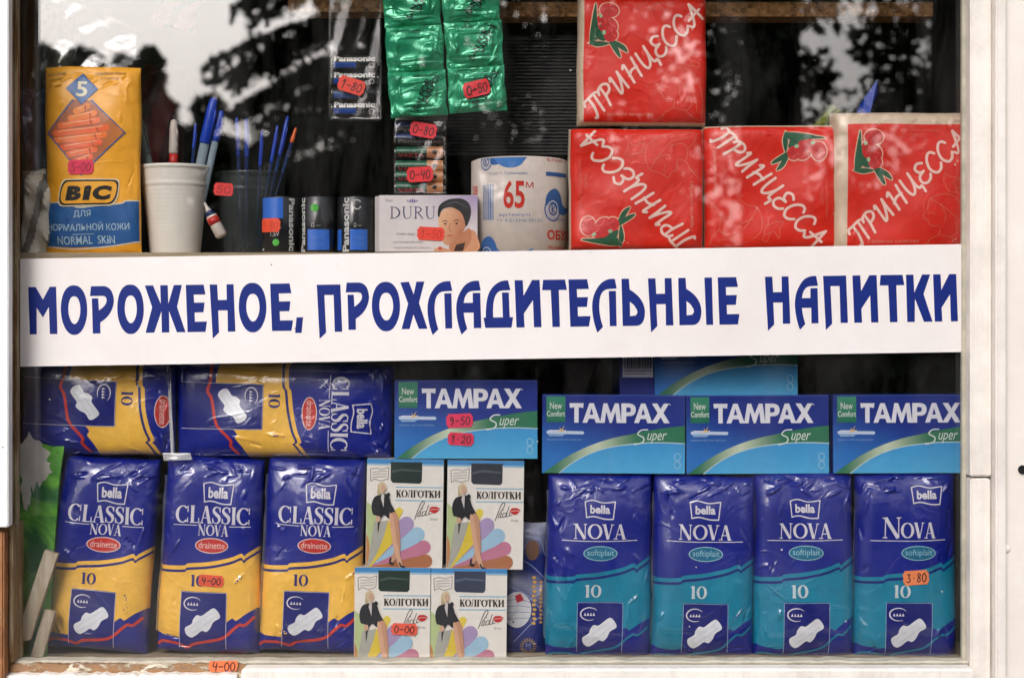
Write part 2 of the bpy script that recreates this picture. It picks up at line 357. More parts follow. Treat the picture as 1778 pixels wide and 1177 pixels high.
def finish(name, me, P, N, cols, parent, mat):
    """Rebuild the mesh at P with every face wound to agree with the wanted normals N, and its ink colours."""
    nP = len(me.polygons); lv = np.zeros(len(me.loops), int); me.loops.foreach_get('vertex_index', lv)
    ls = np.zeros(nP, int); me.polygons.foreach_get('loop_start', ls); lt = np.zeros(nP, int); me.polygons.foreach_get('loop_total', lt)
    bpy.data.meshes.remove(me)
    faces, idx = [], []
    for a, n in zip(ls, lt):
        q = lv[a:a+n]; X3 = P[q]
        nn = np.zeros(3)
        for i in range(1, n-1):
            u_, v_ = X3[i]-X3[0], X3[i+1]-X3[0]; nn += (u_[1]*v_[2]-u_[2]*v_[1], u_[2]*v_[0]-u_[0]*v_[2], u_[0]*v_[1]-u_[1]*v_[0])
        r = np.arange(a, a+n)
        if N is not None and (nn*N[q].sum(0)).sum() < 0: r = r[::-1]
        faces.append([int(v) for v in lv[r]]); idx.append(r)
    ol = np.array(parent.location) if parent else np.zeros(3)
    if parent and parent.parent: ol = ol + np.array(parent.parent.location)
    me = bpy.data.meshes.new(name); me.from_pydata([tuple(v) for v in (P - ol)], [], faces)
    if cols is not None:
        a = me.color_attributes.new('ink', 'FLOAT_COLOR', 'CORNER'); a.data.foreach_set('color', cols[np.concatenate(idx)].astype(np.float32).ravel())
    me.materials.append(mat); me.update()
    if N is not None:
        me.polygons.foreach_set('use_smooth', [True]*len(me.polygons))
        me.normals_split_custom_set_from_vertices([tuple(v) for v in N])
    o = bpy.data.objects.new(name, me); COL.objects.link(o)
    if parent: o.parent = parent
    return o
def C3(a, b, t):  # colour ramp helper (arrays)
    a, b = np.array(lin(a)), np.array(lin(b)); t = np.clip(np.asarray(t, float), 0, 1)[:, None]
    return a*(1-t) + b*t

# serif capitals: stroke lists, y up, cap height 1
K, T = 0.17, 0.05
def oval(cx, cy, rx, ry, a0, a1, n, k=K, t=T):
    P, Wd = [], []
    for i in range(n):
        a = math.radians(a0 + (a1-a0)*i/(n-1)); P.append((cx+rx*math.cos(a), cy+ry*math.sin(a))); Wd.append(t+(k-t)*abs(math.cos(a))**1.3)
    return P, Wd
def sf(x, y, r=0.13): return ('k', [(x-r, y), (x+r, y)], T)
_c = oval(.44, .5, .36, .47, 48, 312, 13)
_oc = oval(.45, .5, .37, .47, 0, 337.5, 16); _zc = oval(.33, .5, .25, .47, 0, 337.5, 16)
GL = {
 'C': (.86, [('c', *_c), ('k', [(.76, .62), (.76, .98)], T), ('k', [(.76, .02), (.76, .3)], T)]),
 'L': (.66, [('k', [(.2, 0), (.2, 1)], K), sf(.2, .975), ('k', [(.05, .025), (.6, .025)], T), ('k', [(.6, 0), (.6, .3)], T)]),
 'A': (.78, [('k', [(.12, 0), (.37, .98)], T), ('k', [(.64, 0), (.39, 1)], K), ('k', [(.2, .32), (.56, .32)], T), sf(.11, .025), sf(.65, .025)]),
 'S': (.62, [('c', [(.52, .76), (.45, .92), (.3, .97), (.14, .88), (.13, .7), (.3, .54), (.45, .42), (.5, .24), (.42, .08), (.27, .03), (.13, .1), (.07, .27)], [.04, .05, .06, .1, .15, .18, .18, .14, .09, .05, .05, .04]), ('k', [(.53, .68), (.53, .97)], T), ('k', [(.06, .03), (.06, .33)], T)]),
 'I': (.38, [('k', [(.18, 0), (.18, 1)], K), sf(.18, .975), sf(.18, .025)]),
 'N': (.9, [('k', [(.16, 0), (.16, 1)], T), ('k', [(.16, .98), (.72, 0)], K), ('k', [(.74, 0), (.74, 1)], T), sf(.14, .975, .12), sf(.15, .025, .1), sf(.75, .975, .1)]),
 'O': (.9, [('o', *_oc)]),
 'V': (.72, [('k', [(.13, 1), (.37, 0)], K), ('k', [(.39, .02), (.62, .98)], T), sf(.12, .975, .13), sf(.63, .975, .1)]),
 '1': (.44, [('k', [(.22, 0), (.22, 1)], K), sf(.22, .025), ('k', [(.06, .9), (.22, .97)], .06)]),
 '0': (.66, [('o', *_zc)]),
 'D': (.9, [('k', [(.2, 0), (.2, 1)], .1), ('c', *[x for x in oval(.22, .5, .55, .47, 90, -90, 11, .12, .05)]), sf(.16, .975, .12), sf(.16, .025, .12)]),
 'U': (.9, [('c', [(.2, 1), (.2, .35), (.3, .07), (.46, .02), (.63, .08), (.72, .35), (.72, 1)], [.1, .1, .08, .05, .05, .05, .05]), sf(.2, .975, .12), sf(.72, .975, .1)]),
 'R': (.84, [('k', [(.2, 0), (.2, 1)], .1), ('c', *[x for x in oval(.24, .75, .36, .22, 90, -90, 9, .1, .05)]), ('k', [(.36, .52), (.74, 0)], .09), sf(.16, .975, .12), sf(.18, .025, .12)]),
 'К': (.86, [('k', [(.2, 0), (.2, 1)], K), ('k', [(.28, .45), (.66, .97)], T*1.3), ('k', [(.38, .6), (.7, 0)], K), sf(.2, .97, .17), sf(.2, .03, .17), sf(.66, .97, .12), sf(.7, .03, .14)]),
 'Л': (.88, [('c', [(.06, .08), (.16, .1), (.24, .5), (.3, .95)], [.12, .08, .06, .06]), ('k', [(.66, 0), (.66, 1)], K), ('k', [(.2, .97), (.8, .97)], T), sf(.66, .03, .16)]),
 'Г': (.72, [('k', [(.2, 0), (.2, 1)], K), ('k', [(.06, .97), (.62, .97)], T), ('k', [(.62, .68), (.62, 1)], T*1.4), sf(.2, .03, .16)]),
 'Т': (.82, [('k', [(.4, 0), (.4, 1)], K), ('k', [(.06, .97), (.74, .97)], T), ('k', [(.06, .68), (.06, 1)], T*1.4), ('k', [(.74, .68), (.74, 1)], T*1.4), sf(.4, .03, .16)]),
 'И': (.95, [('k', [(.18, 0), (.18, 1)], K), ('k', [(.74, 0), (.74, 1)], K), ('k', [(.2, .1), (.72, .9)], T*1.3), sf(.18, .97, .15), sf(.18, .03, .15), sf(.74, .97, .15), sf(.74, .03, .15)]),
 ' ': (.4, []),
}
GL['О'] = GL['O']
HW = {
 '0': [[(.25, .02), (.02, .3), (.05, .8), (.28, 1), (.5, .7), (.48, .25), (.25, .02)]],
 '1': [[(.08, .3), (.34, 0), (.28, 1)]],
 '2': [[(.05, .25), (.3, 0), (.48, .28), (.25, .7), (.02, 1), (.52, .94)]],
 '3': [[(.1, .08), (.45, .05), (.25, .42), (.48, .65), (.3, .98), (.02, .85)]],
 '4': [[(.12, 0), (.05, .5), (.5, .48)], [(.46, .1), (.38, 1)]],
 '5': [[(.5, .02), (.18, .04), (.12, .42), (.4, .42), (.48, .72), (.3, .98), (.02, .86)]],
 '7': [[(.05, .05), (.5, .03), (.2, 1)]],
 '8': [[(.45, .12), (.2, .02), (.12, .28), (.4, .6), (.35, .95), (.1, .95), (.08, .65), (.42, .3), (.42, .1)]],
 '9': [[(.45, .2), (.22, .02), (.08, .25), (.2, .48), (.44, .3), (.42, .75), (.2, 1)]],
 '-': [[(.05, .55), (.5, .5)]], '.': [[(.2, .5), (.26, .52)]],
}
# brush-script capitals (y down, height 1)
SC = {
 'П': (.78, [[(.0, .2), (.1, .02), (.35, .02), (.7, .0), (.86, .05)], [(.36, .04), (.3, .5), (.12, .98), (.02, .95)], [(.68, .04), (.6, .5), (.52, .98)]]),
 'Р': (.74, [[(.34, .05), (.28, .5), (.14, 1)], [(.08, .25), (.2, .05), (.5, -.02), (.7, .15), (.6, .4), (.3, .5)]]),
 'И': (.84, [[(.14, .15), (.26, .02), (.2, .5), (.14, .95), (.3, .85), (.55, .4), (.68, .02)], [(.68, .02), (.62, .5), (.58, .98)]]),
 'Н': (.86, [[(.12, .12), (.28, .0), (.2, .5), (.1, 1)], [(.78, .0), (.66, .5), (.56, 1)], [(.14, .6), (.4, .46), (.7, .5)]]),
 'Ц': (.86, [[(.2, .0), (.12, .6), (.18, .95), (.4, .85), (.62, .4), (.7, .0)], [(.7, .0), (.6, .6), (.62, .92), (.78, .92), (.72, 1.25)]]),
 'Е': (.7, [[(.66, .12), (.45, -.02), (.22, .12), (.28, .4), (.46, .46)], [(.46, .46), (.14, .55), (.04, .82), (.2, 1.0), (.45, .96), (.6, .8)]]),
 'С': (.74, [[(.7, .2), (.6, .02), (.4, .02), (.14, .3), (.04, .68), (.18, .98), (.42, .96), (.62, .76)]]),
 'А': (.84, [[(-.05, .85), (.05, 1), (.25, .8), (.6, .02)], [(.6, .02), (.62, .5), (.64, 1)], [(.1, .62), (.4, .58), (.8, .55)]]),
}
def script_word(a, t, x0, base, h, wd, col, layer=2, length=None):
    adv = sum(SC[c][0] for c in t); sx = (length/adv) if length else h; x = x0
    for c in t:
        for P in SC[c][1]: a.stroke([(x+p[0]*sx, base-h+p[1]*h) for p in P], wd, col, layer)
        x += SC[c][0]*sx

# ------------------------------------------------------------------ surfaces
class Pack:
    """Soft package: rounded pillow in the photo plane, real depth behind its front."""
    def __init__(s, cx, cy, hw, hh, ang=0, Y=0.03, T=0.02, back=0.03, seed=0, p=6, q=2.2, wob=0.012, puff=0.0015, creases=14, amp=0.0007, taper=0.0, cr=None):
        s.__dict__.update(cx=cx, cy=cy, hw=hw, hh=hh, ang=math.radians(ang), Y=Y, T=T, back=back, p=p, q=q, wob=wob, puff=puff, taper=taper)
        r = random.Random(seed); s.ph = [r.uniform(0, 6.28) for _ in range(12)]; s.cr = []
        for i in range(creases):
            zone = r.random()
            if zone < .5: y = r.uniform(-.96, -.78); x = r.uniform(-.85, .85); a = r.gauss(-.2, .45)
            elif zone < .6: y = r.uniform(.8, .97); x = r.uniform(-.8, .8); a = r.gauss(0, .5)
            else: y = r.uniform(-.9, .9); x = r.choice((-1, 1))*r.uniform(.5, .92); a = 1.57 + r.gauss(0, .5)
            L = r.uniform(15, 45)
            s.cr.append((x*hw-math.cos(a)*L/2, y*hh-math.sin(a)*L/2, x*hw+math.cos(a)*L/2, y*hh+math.sin(a)*L/2, r.choice((-1, 1, 1))*amp*r.uniform(.5, 1.5)*(1.5 if zone < .5 else 1), r.uniform(1.4, 3.2)))
        if cr: s.cr += cr
    def h(s, u, v):
        a = np.clip(np.abs(u/s.hw), 0, 1); b = np.clip(np.abs(v/s.hh), 0, 1)
        e = np.maximum((1-a**s.p)*(1-b**s.p), 0)
        h = s.T*e**(1/s.q)
        ph = s.ph; w = np.minimum(e*3, 1)
        h = h + w*s.puff*(np.sin(u/s.hw*2.1+ph[0])*np.sin(v/s.hh*2.7+ph[1]) + .6*np.sin(u/s.hw*4.3+v/s.hh*3+ph[2]) + .4*np.sin(v/s.hh*8-u/s.hw*3+ph[3]))
        for x0, y0, x1, y1, am, wd in s.cr:
            dx, dy = x1-x0, y1-y0; L2 = dx*dx+dy*dy
            t = np.clip(((u-x0)*dx+(v-y0)*dy)/L2, 0, 1); d2 = (u-x0-t*dx)**2+(v-y0-t*dy)**2
            h = h + w*am*np.exp(-d2/(wd*wd))*np.sin(np.pi*np.clip(t, .02, .98))
        return h
    def raw(s, u, v, side=1):
        ph = s.ph; k = S*(1+s.Y/D)
        un = u*(1+s.wob*(np.sin(v/s.hh*3.1+ph[4])+.5*np.sin(v/s.hh*7+ph[5]))+s.taper*v/s.hh) + s.wob*20*np.sin(v/s.hh*2+ph[6])
        vn = v*(1+s.wob*.6*(np.sin(u/s.hw*2.5+ph[7])+.5*np.sin(u/s.hw*6+ph[8])))
        c, sn = math.cos(s.ang), math.sin(s.ang)
        X = (s.cx-889+un*c-vn*sn)*k; Z = ZC+(588.5-s.cy-(un*sn+vn*c))*k
        if side > 0: y = s.Y+s.T-s.h(u, v)
        else:
            a = np.clip(np.abs(u/s.hw), 0, 1); b = np.clip(np.abs(v/s.hh), 0, 1)
            y = s.Y+s.T+s.back*np.maximum((1-a**6)*(1-b**6), 0)**.4
        return np.stack([X, y, Z], 1)
    def nrm(s, u, v, side=1):
        e = .35; cu = np.clip(u, -s.hw+e*1.5, s.hw-e*1.5); cv = np.clip(v, -s.hh+e*1.5, s.hh-e*1.5)
        a = s.raw(cu+e, cv, side)-s.raw(cu-e, cv, side); b = s.raw(cu, cv+e, side)-s.raw(cu, cv-e, side)
        N = np.cross(b, a); N /= np.maximum(np.linalg.norm(N, axis=1, keepdims=True), 1e-12)
        fl = (N[:, 1] > 0) if side > 0 else (N[:, 1] < 0); N[fl] *= -1; return N
    def __call__(s, u, v, z):
        u = np.clip(u, -s.hw*.9995, s.hw*.9995); v = np.clip(v, -s.hh*.9995, s.hh*.9995)
        N = s.nrm(u, v); return s.raw(u, v)+N*np.asarray(z).reshape(-1, 1), N
    def lines(s, n, half):
        t = np.linspace(-1, 1, n+1); e = np.sign(t)*(1-(1-np.abs(t))**1.35); return e*half
    def body(s, name, parent, mat, colf, nu=60, nv=96, root=None):
        gu, gv = s.lines(nu, s.hw), s.lines(nv, s.hh); s.gu, s.gv = gu[1:-1], gv[1:-1]
        U, V = np.meshgrid(gu, gv); U, V = U.ravel(), V.ravel(); m = len(U)
        e = .9999
        PF = s.raw(U*e, V*e); NF = s.nrm(U, V)
        bu, bv = s.lines(12, s.hw), s.lines(16, s.hh); U2, V2 = np.meshgrid(bu, bv); U2, V2 = U2.ravel(), V2.ravel()
        PB = s.raw(U2*e, V2*e, -1); NB = s.nrm(U2, V2, -1)
        F = [(j*(nu+1)+i, j*(nu+1)+i+1, (j+1)*(nu+1)+i+1, (j+1)*(nu+1)+i) for j in range(nv) for i in range(nu)]
        F += [(m+j*13+i, m+(j+1)*13+i, m+(j+1)*13+i+1, m+j*13+i+1) for j in range(16) for i in range(12)]
        me = bpy.data.meshes.new(name); me.from_pydata([(0, 0, 0)]*(m+len(U2)), [], F)
        UU, VV = np.concatenate([U, U2]), np.concatenate([V, V2])
        lv = np.zeros(len(me.loops), int); me.loops.foreach_get('vertex_index', lv)
        fc = np.repeat(np.array([(UU[list(f)].mean(), VV[list(f)].mean()) for f in F]), 4, 0)
        cols = np.ones((len(lv), 4)); cols[:, :3] = colf(fc[:, 0], fc[:, 1])
        return finish(name, me, np.concatenate([PF, PB]), np.concatenate([NF, NB]), cols, parent, mat)
class Flat:
    """Flat front at depth Y, given in photo pixels from the top-left corner x0,y0."""
    def __init__(s, x0, y0, Y, rot=0, cx=0, cy=0): s.x0, s.y0, s.Y, s.a, s.cx, s.cy = x0, y0, Y, math.radians(rot), cx, cy
    def __call__(s, u, v, z):
        k = S*(1+s.Y/D); c, sn = math.cos(s.a), math.sin(s.a)
        uu, vv = u-s.cx, v-s.cy
        X = s.x0+s.cx+uu*c-vv*sn; Zp = s.y0+s.cy+uu*sn+vv*c
        P = np.stack([(X-889)*k, s.Y-np.asarray(z)+0*u, ZC+(588.5-Zp)*k], 1); N = np.zeros_like(P); N[:, 1] = -1; return P, N
class Cyl:
    """Cylinder front; axis 'z' (upright) or 'x' (lying); u,v in pixels from its centre as seen."""
    def __init__(s, cx, cy, r, Y, axis='z'): s.cx, s.cy, s.r, s.Y, s.axis = cx, cy, r, Y, axis
    def __call__(s, u, v, z):
        k = S*(1+s.Y/D); z = np.asarray(z)
        if s.axis == 'z':
            a = np.clip(u/s.r, -1.55, 1.55); N = np.stack([np.sin(a), -np.cos(a), 0*a], 1)
            P = np.stack([(s.cx-889)*k+0*a, s.Y+s.r*k+0*a, ZC+(588.5-s.cy-v)*k], 1)+N*(s.r*k+z)[:, None] if True else 0
        else:
            a = np.clip(v/s.r, -1.55, 1.55); N = np.stack([0*a, -np.cos(a), -np.sin(a)], 1)
            P = np.stack([(s.cx-889+u)*k, s.Y+s.r*k+0*a, ZC+(588.5-s.cy)*k+0*a], 1)+N*(s.r*k+z)[:, None]
        return P, N
def mesh_obj(name, bm, mat, parent=None, smooth=False, uv=False):
    me = bpy.data.meshes.new(name); bm.to_mesh(me); bm.free()
    if parent:
        off = Vector(parent.location)
        if parent.parent: off = off + Vector(parent.parent.location)
        for v in me.vertices: v.co -= off
    if smooth: me.polygons.foreach_set('use_smooth', [True]*len(me.polygons))
    me.materials.append(mat)
    o = bpy.data.objects.new(name, me); COL.objects.link(o)
    if parent: o.parent = parent
    return o
def setink(o, c):
    me = o.data; a = me.color_attributes.new('ink', 'FLOAT_COLOR', 'CORNER')
    a.data.foreach_set('color', np.tile(np.array(lin(c)+(1,), np.float32), len(me.loops))); return o
def bx(lo, hi, bev=0.0, seg=2, bm=None):
    bm = bm or bmesh.new(); lo, hi = Vector(lo), Vector(hi)
    r = bmesh.ops.create_cube(bm, size=1)
    for v in r['verts']: v.co = Vector([(lo[i]+hi[i])/2+v.co[i]*(hi[i]-lo[i]) for i in range(3)])
    if bev:
        es = list({e for v in r['verts'] for e in v.link_edges}); bmesh.ops.bevel(bm, geom=es, offset=bev, segments=seg, affect='EDGES')
    return bm
def box_px(x0, y0, x1, y1, Y, depth, bev=0.0008):
    """box whose front face shows at those pixels at depth Y"""
    a, b = W(x0, y1, Y), W(x1, y0, Y); return bx((a.x, Y, a.z), (b.x, Y+depth, b.z), bev)
def tube(P, R, seg=10, bm=None, caps=True):
    bm = bm or bmesh.new(); P = [Vector(p) for p in P]
    if not isinstance(R, (list, tuple)): R = [R]*len(P)
    rings = []
    for i, p in enumerate(P):
        d = (P[min(i+1, len(P)-1)]-P[max(i-1, 0)]).normalized(); q = d.to_track_quat('Z', 'Y')
        rings.append([bm.verts.new(p+q@Vector((R[i]*math.cos(2*math.pi*k/seg), R[i]*math.sin(2*math.pi*k/seg), 0))) for k in range(seg)])
    for a, b in zip(rings, rings[1:]):
        for k in range(seg): bm.faces.new((a[k], a[(k+1) % seg], b[(k+1) % seg], b[k]))
    if caps: bm.faces.new(rings[0][::-1]); bm.faces.new(rings[-1])
    return bm
def lathe(prof, c, seg=40, bm=None):
    bm = bm or bmesh.new(); rings = [[bm.verts.new((c[0]+r*math.cos(2*math.pi*k/seg), c[1]+r*math.sin(2*math.pi*k/seg), z)) for k in range(seg)] for r, z in prof]
    for a, b in zip(rings, rings[1:]):
        for k in range(seg): bm.faces.new((a[k], a[(k+1) % seg], b[(k+1) % seg], b[k]))
    return bm
def sticker(parent, fn, cx, cy, wd, ht, rot, txt, col, ink=(40, 10, 20), layer=9, tw=1.8, label=None, gx=None, gy=None, faint=False):
    a = Art().at(cx, cy, rot); w2, h2 = wd/2, ht/2
    P = qpath([(-w2*.82, -h2), (w2*.84, -h2), ('q', (w2*.9, -h2*.6), (w2, -h2*.55)), (w2*.97, 0), (w2, h2*.55), ('q', (w2*.9, h2*.6), (w2*.82, h2)), (-w2*.84, h2), ('q', (-w2*.9, h2*.6), (-w2, h2*.5)), (-w2*.96, 0), (-w2, -h2*.55), ('q', (-w2*.9, -h2*.6), (-w2*.82, -h2))], 3)
    a.poly(P, col, layer)
    a.hand(txt, -w2*.78, -h2*.55, w2*.8, h2*.62, tw, ink, layer+1)
    o = a.build('price_sticker', fn, parent, M['sticker'], gx, gy)
    if label: o['label'] = label
    return o

# ------------------------------------------------------------------ ground and kiosk
ZF = W(0, 1141, 0.03).z        # display floor
ZS = W(0, 442, 0.05).z         # shelf top
bm = bmesh.new(); vs_ = [bm.verts.new(p) for p in ((-80, 80, 0), (-80, -120, 0), (80, -120, 0), (80, 80, 0))]; bm.faces.new(vs_)
tag(mesh_obj('ground', bm, M['ground']), 'dark asphalt ground in front of the kiosk', kind='structure')
kiosk = thing('kiosk', 'white painted street kiosk wall around the shop window', 'kiosk', (0, 0, 0))
X = lambda px, Y=0.0: W(px, 0, Y).x
Z = lambda py, Y=0.0: W(0, py, Y).z
ztop = 2.35
TOP = Z(-90)
def kbox(name, x0, y0, z0, x1, y1, z1, mat, bev=0.0, parent=None):
    return mesh_obj(name, bx((x0, y0, z0), (x1, y1, z1), bev), mat, parent or kiosk)
# outside skins (front faces a little proud of the glass)
kbox('wall_panel', X(1729), -0.026, 0.05, 1.25, -0.006, ztop, M['wall_paint'])
kbox('cover_strip', X(1711.5), -0.034, 0.05, X(1729.5), -0.012, ztop, M['stile_paint'], 0.0015)
wl = kbox('wall_panel', -1.25, -0.050, Z(915, -.05), X(14, -.05), -0.036, ztop, M['wall_bright'], 0.001)
kbox('wall_board', X(8), -0.040, 0.05, X(28.5), -0.024, Z(920, -.03), M['brown_wood'], 0.0015)
kbox('wall_board', -1.25, -0.040, 0.05, X(3), -0.022, Z(918, -.03), M['strip_wood'], 0.0015)
kbox('wall_panel', X(-300), -0.010, TOP, X(1712), 0.006, ztop, M['wall_paint'])
kbox('wall_panel', X(-300), -0.0135, 0.05, X(1729), 0.004, Z(1205), M['wall_paint'])
kbox('roof', -1.3, -0.1, ztop, 1.3, 1.5, ztop+0.05, M['wall_paint'])
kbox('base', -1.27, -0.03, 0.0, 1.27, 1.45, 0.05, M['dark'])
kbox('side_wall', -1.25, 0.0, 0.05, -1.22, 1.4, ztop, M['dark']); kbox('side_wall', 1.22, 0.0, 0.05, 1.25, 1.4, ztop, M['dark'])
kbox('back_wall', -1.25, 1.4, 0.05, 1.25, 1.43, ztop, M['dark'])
kbox('display_floor', X(-60), 0.004, ZF-0.02, X(1720), 0.42, ZF, M['shelf'])
kbox('shelf', X(20), 0.012, ZS-0.014, X(1690), 0.27, ZS, M['shelf'])
kbox('roof_beam', X(866, .085), 0.085, Z(29, .085), X(1620, .085), 0.12, Z(4, .085), M['chip'])
kbox('roof_beam', X(500, .085), 0.085, Z(21, .085), X(680, .085), 0.12, Z(-5, .085), M['chip'])
kbox('post', X(1572, .35), 0.36, 0.6, X(1606, .35), 0.40, ztop-0.02, M['dark2'])
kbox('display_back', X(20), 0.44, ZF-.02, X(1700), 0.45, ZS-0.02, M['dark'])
# rivet and hole in the right panel
rc = W(1748, 953, -0.026)
bm = bmesh.new(); bmesh.ops.create_uvsphere(bm, u_segments=16, v_segments=8, radius=0.0036)
for v in bm.verts: v.co = Vector((v.co.x+rc.x, v.co.y*.5+rc.y, v.co.z+rc.z))
mesh_obj('rivet', bm, M['wall_paint'], kiosk, True)
hc = W(1775, 815, -0.0263)
mesh_obj('bolt_hole', tube([(hc.x, -0.0262, hc.z), (hc.x, -0.0278, hc.z)], 0.0042, 18), M['black'], kiosk)

# ------------------------------------------------------------------ window frame and glass (a part of the kiosk)
win = bpy.data.objects.new('window', None); COL.objects.link(win); win.parent = kiosk; win['label'] = 'single pane window in an old painted wooden frame'
def wpart(name, bm, mat, smooth=False): return mesh_obj(name, bm, mat, win, smooth)
# glass, with a real thickness
g = bx((X(26), 0.0, Z(1150)), (X(1684), 0.004, TOP)); wpart('glass_pane', g, M['glass'])
wpart('stile', bx((X(1674), -0.022, Z(824)), (X(1710.5), 0.012, TOP), 0.0015), M['stile_paint'])
wpart('stile', bx((X(1674.5), -0.021, Z(1260)), (X(1709.5), 0.012, Z(827)), 0.0015), M['stile_paint'])
bmq = bmesh.new(); random.seed(3)
wpart('glazing_bead', bx((X(1667), -0.008, Z(1146)), (X(1674.2), -0.0005, TOP), 0.001), M['putty'])
wpart('stile', bx((X(15.5), -0.030, Z(915)), (X(30), 0.010, TOP), 0.0015), M['strip_wood'])
wpart('stile', bx((X(28.8), -0.026, Z(1142)), (X(36), 0.010, Z(905)), 0.001), M['strip_wood'])
wpart('glazing_bead', bx((X(30.2), -0.012, Z(1138)), (X(35.5), -0.0005, TOP), 0.001), M['strip_wood'])
def rough_bar(x0, x1, y0, y1, Y0, Y1, n, seed, jit):
    """bar in the photo plane whose lower and upper edges wander a little"""
    r = random.Random(seed); bm = bmesh.new(); prev = None
    for i in range(n+1):
        px = x0+(x1-x0)*i/n; a, b = y0+r.gauss(0, jit), y1+r.gauss(0, jit*.4)
        q = [bm.verts.new(p) for p in ((X(px), Y1, Z(a)), (X(px), Y0, Z(a+1.5)), (X(px), Y0-.0012, Z((a+b)/2)), (X(px), Y0, Z(b)), (X(px), Y1, Z(b)))]
        if prev:
            for k in range(4): bm.faces.new((prev[k], prev[k+1], q[k+1], q[k]))
            bm.faces.new((prev[4], prev[0], q[0], q[4]))
        else: bm.faces.new(q)
        prev = q
    bm.faces.new(prev[::-1]); bmesh.ops.recalc_face_normals(bm, faces=bm.faces[:]); return bm
wpart('rail', rough_bar(30, 432, 1143, 1170, -0.022, 0.003, 60, 5, 1.0), M['sill_worn'])
wpart('rail', rough_bar(30, 1674, 1140, 1149, -0.014, -0.0008, 90, 6, 0.8), M['putty'])
wpart('rail', bx((X(429), -0.036, Z(1230)), (X(1674.3), -0.0145, Z(1147.5)), 0.0022, 3), M['sill_white'])
wpart('rail', rough_bar(20, 420, 1158, 1173, -0.032, -0.023, 50, 8, 1.3), M['sill_white'])
wpart('rail', rough_bar(148, 428, 1172.5, 1230, -0.040, -0.020, 30, 9, 0.8), M['sill_white'])
wpart('rail', rough_bar(-40, 150, 1173.5, 1230, -0.036, -0.020, 30, 11, 1.6), M['sill_worn'])
wpart('rail', bx((X(20), -0.02, TOP-0.002), (X(1700), 0.012, TOP+0.03)), M['stile_paint'])
lo_st = Flat(0, 0, -0.0250)
st = Art().at(388, 1156, 0)
st.poly(qpath([(-24, -9), (24, -10), (25, 0), (22, 8), (-22, 10), (-26, 2)]), (238, 120, 70), 1); st.hand('4-00', -20, -7, 21, 8, 1.9, (50, 20, 20), 2)
o = st.build('price_sticker', lo_st, None, M['sticker']); tag(o, 'orange price sticker reading 4-00 stuck on the worn window sill', 'price sticker')

# ------------------------------------------------------------------ banner
BA = -0.88   # tilt in degrees
ban = thing('sign_board', 'long white sign board with blue lettering fixed across the window glass', 'sign', W(855, 637, -0.004))
bm = bmesh.new(); P = [(35, 449.5), (1675, 424), (1675, 611), (35, 636.5)]
f = [bm.verts.new(W(x, y, -0.0045)) for x, y in P]; b = [bm.verts.new(v.co+Vector((0, 0.0038, 0))) for v in f]
bm.faces.new(f[::-1]); bm.faces.new(b)
for i in range(4): bm.faces.new((f[i], f[(i+1) % 4], b[(i+1) % 4], b[i]))
bmesh.ops.recalc_face_normals(bm, faces=bm.faces[:])
mesh_obj('board', bm, M['banner'], ban)
def egg(w_, y0=-2, y1=84, pinch=.16):
    P = []; cy = (y0+y1)/2; ry = (y1-y0)/2
    for i in range(36):
        t = 2*math.pi*i/36; s_ = math.sin(t); c_ = math.cos(t)
        x = math.copysign(abs(c_)**.86, c_)*(w_/2)*(1-pinch*max(s_, 0)**1.6 * .8 if s_ > 0 else 1)
        P.append((w_/2+x, cy+math.copysign(abs(s_)**.92, s_)*ry))
    return P
def hole(w_, x0, x1, y0=17, y1=65): 
    E = egg(x1-x0, y0, y1, .3); return [(x0+x, y) for x, y in E][::-1]
ARC = lambda w_: qpath([(w_-3, 0), ('q', (w_-24, -2), (9, 17)), ('q', (-2, 34), (1, 60)), ('q', (3, 78), (9, 93)), (19, 83), ('q', (12, 62), (13, 44)), ('q', (14, 18), (w_-14, 17.5)), (w_, 17)])
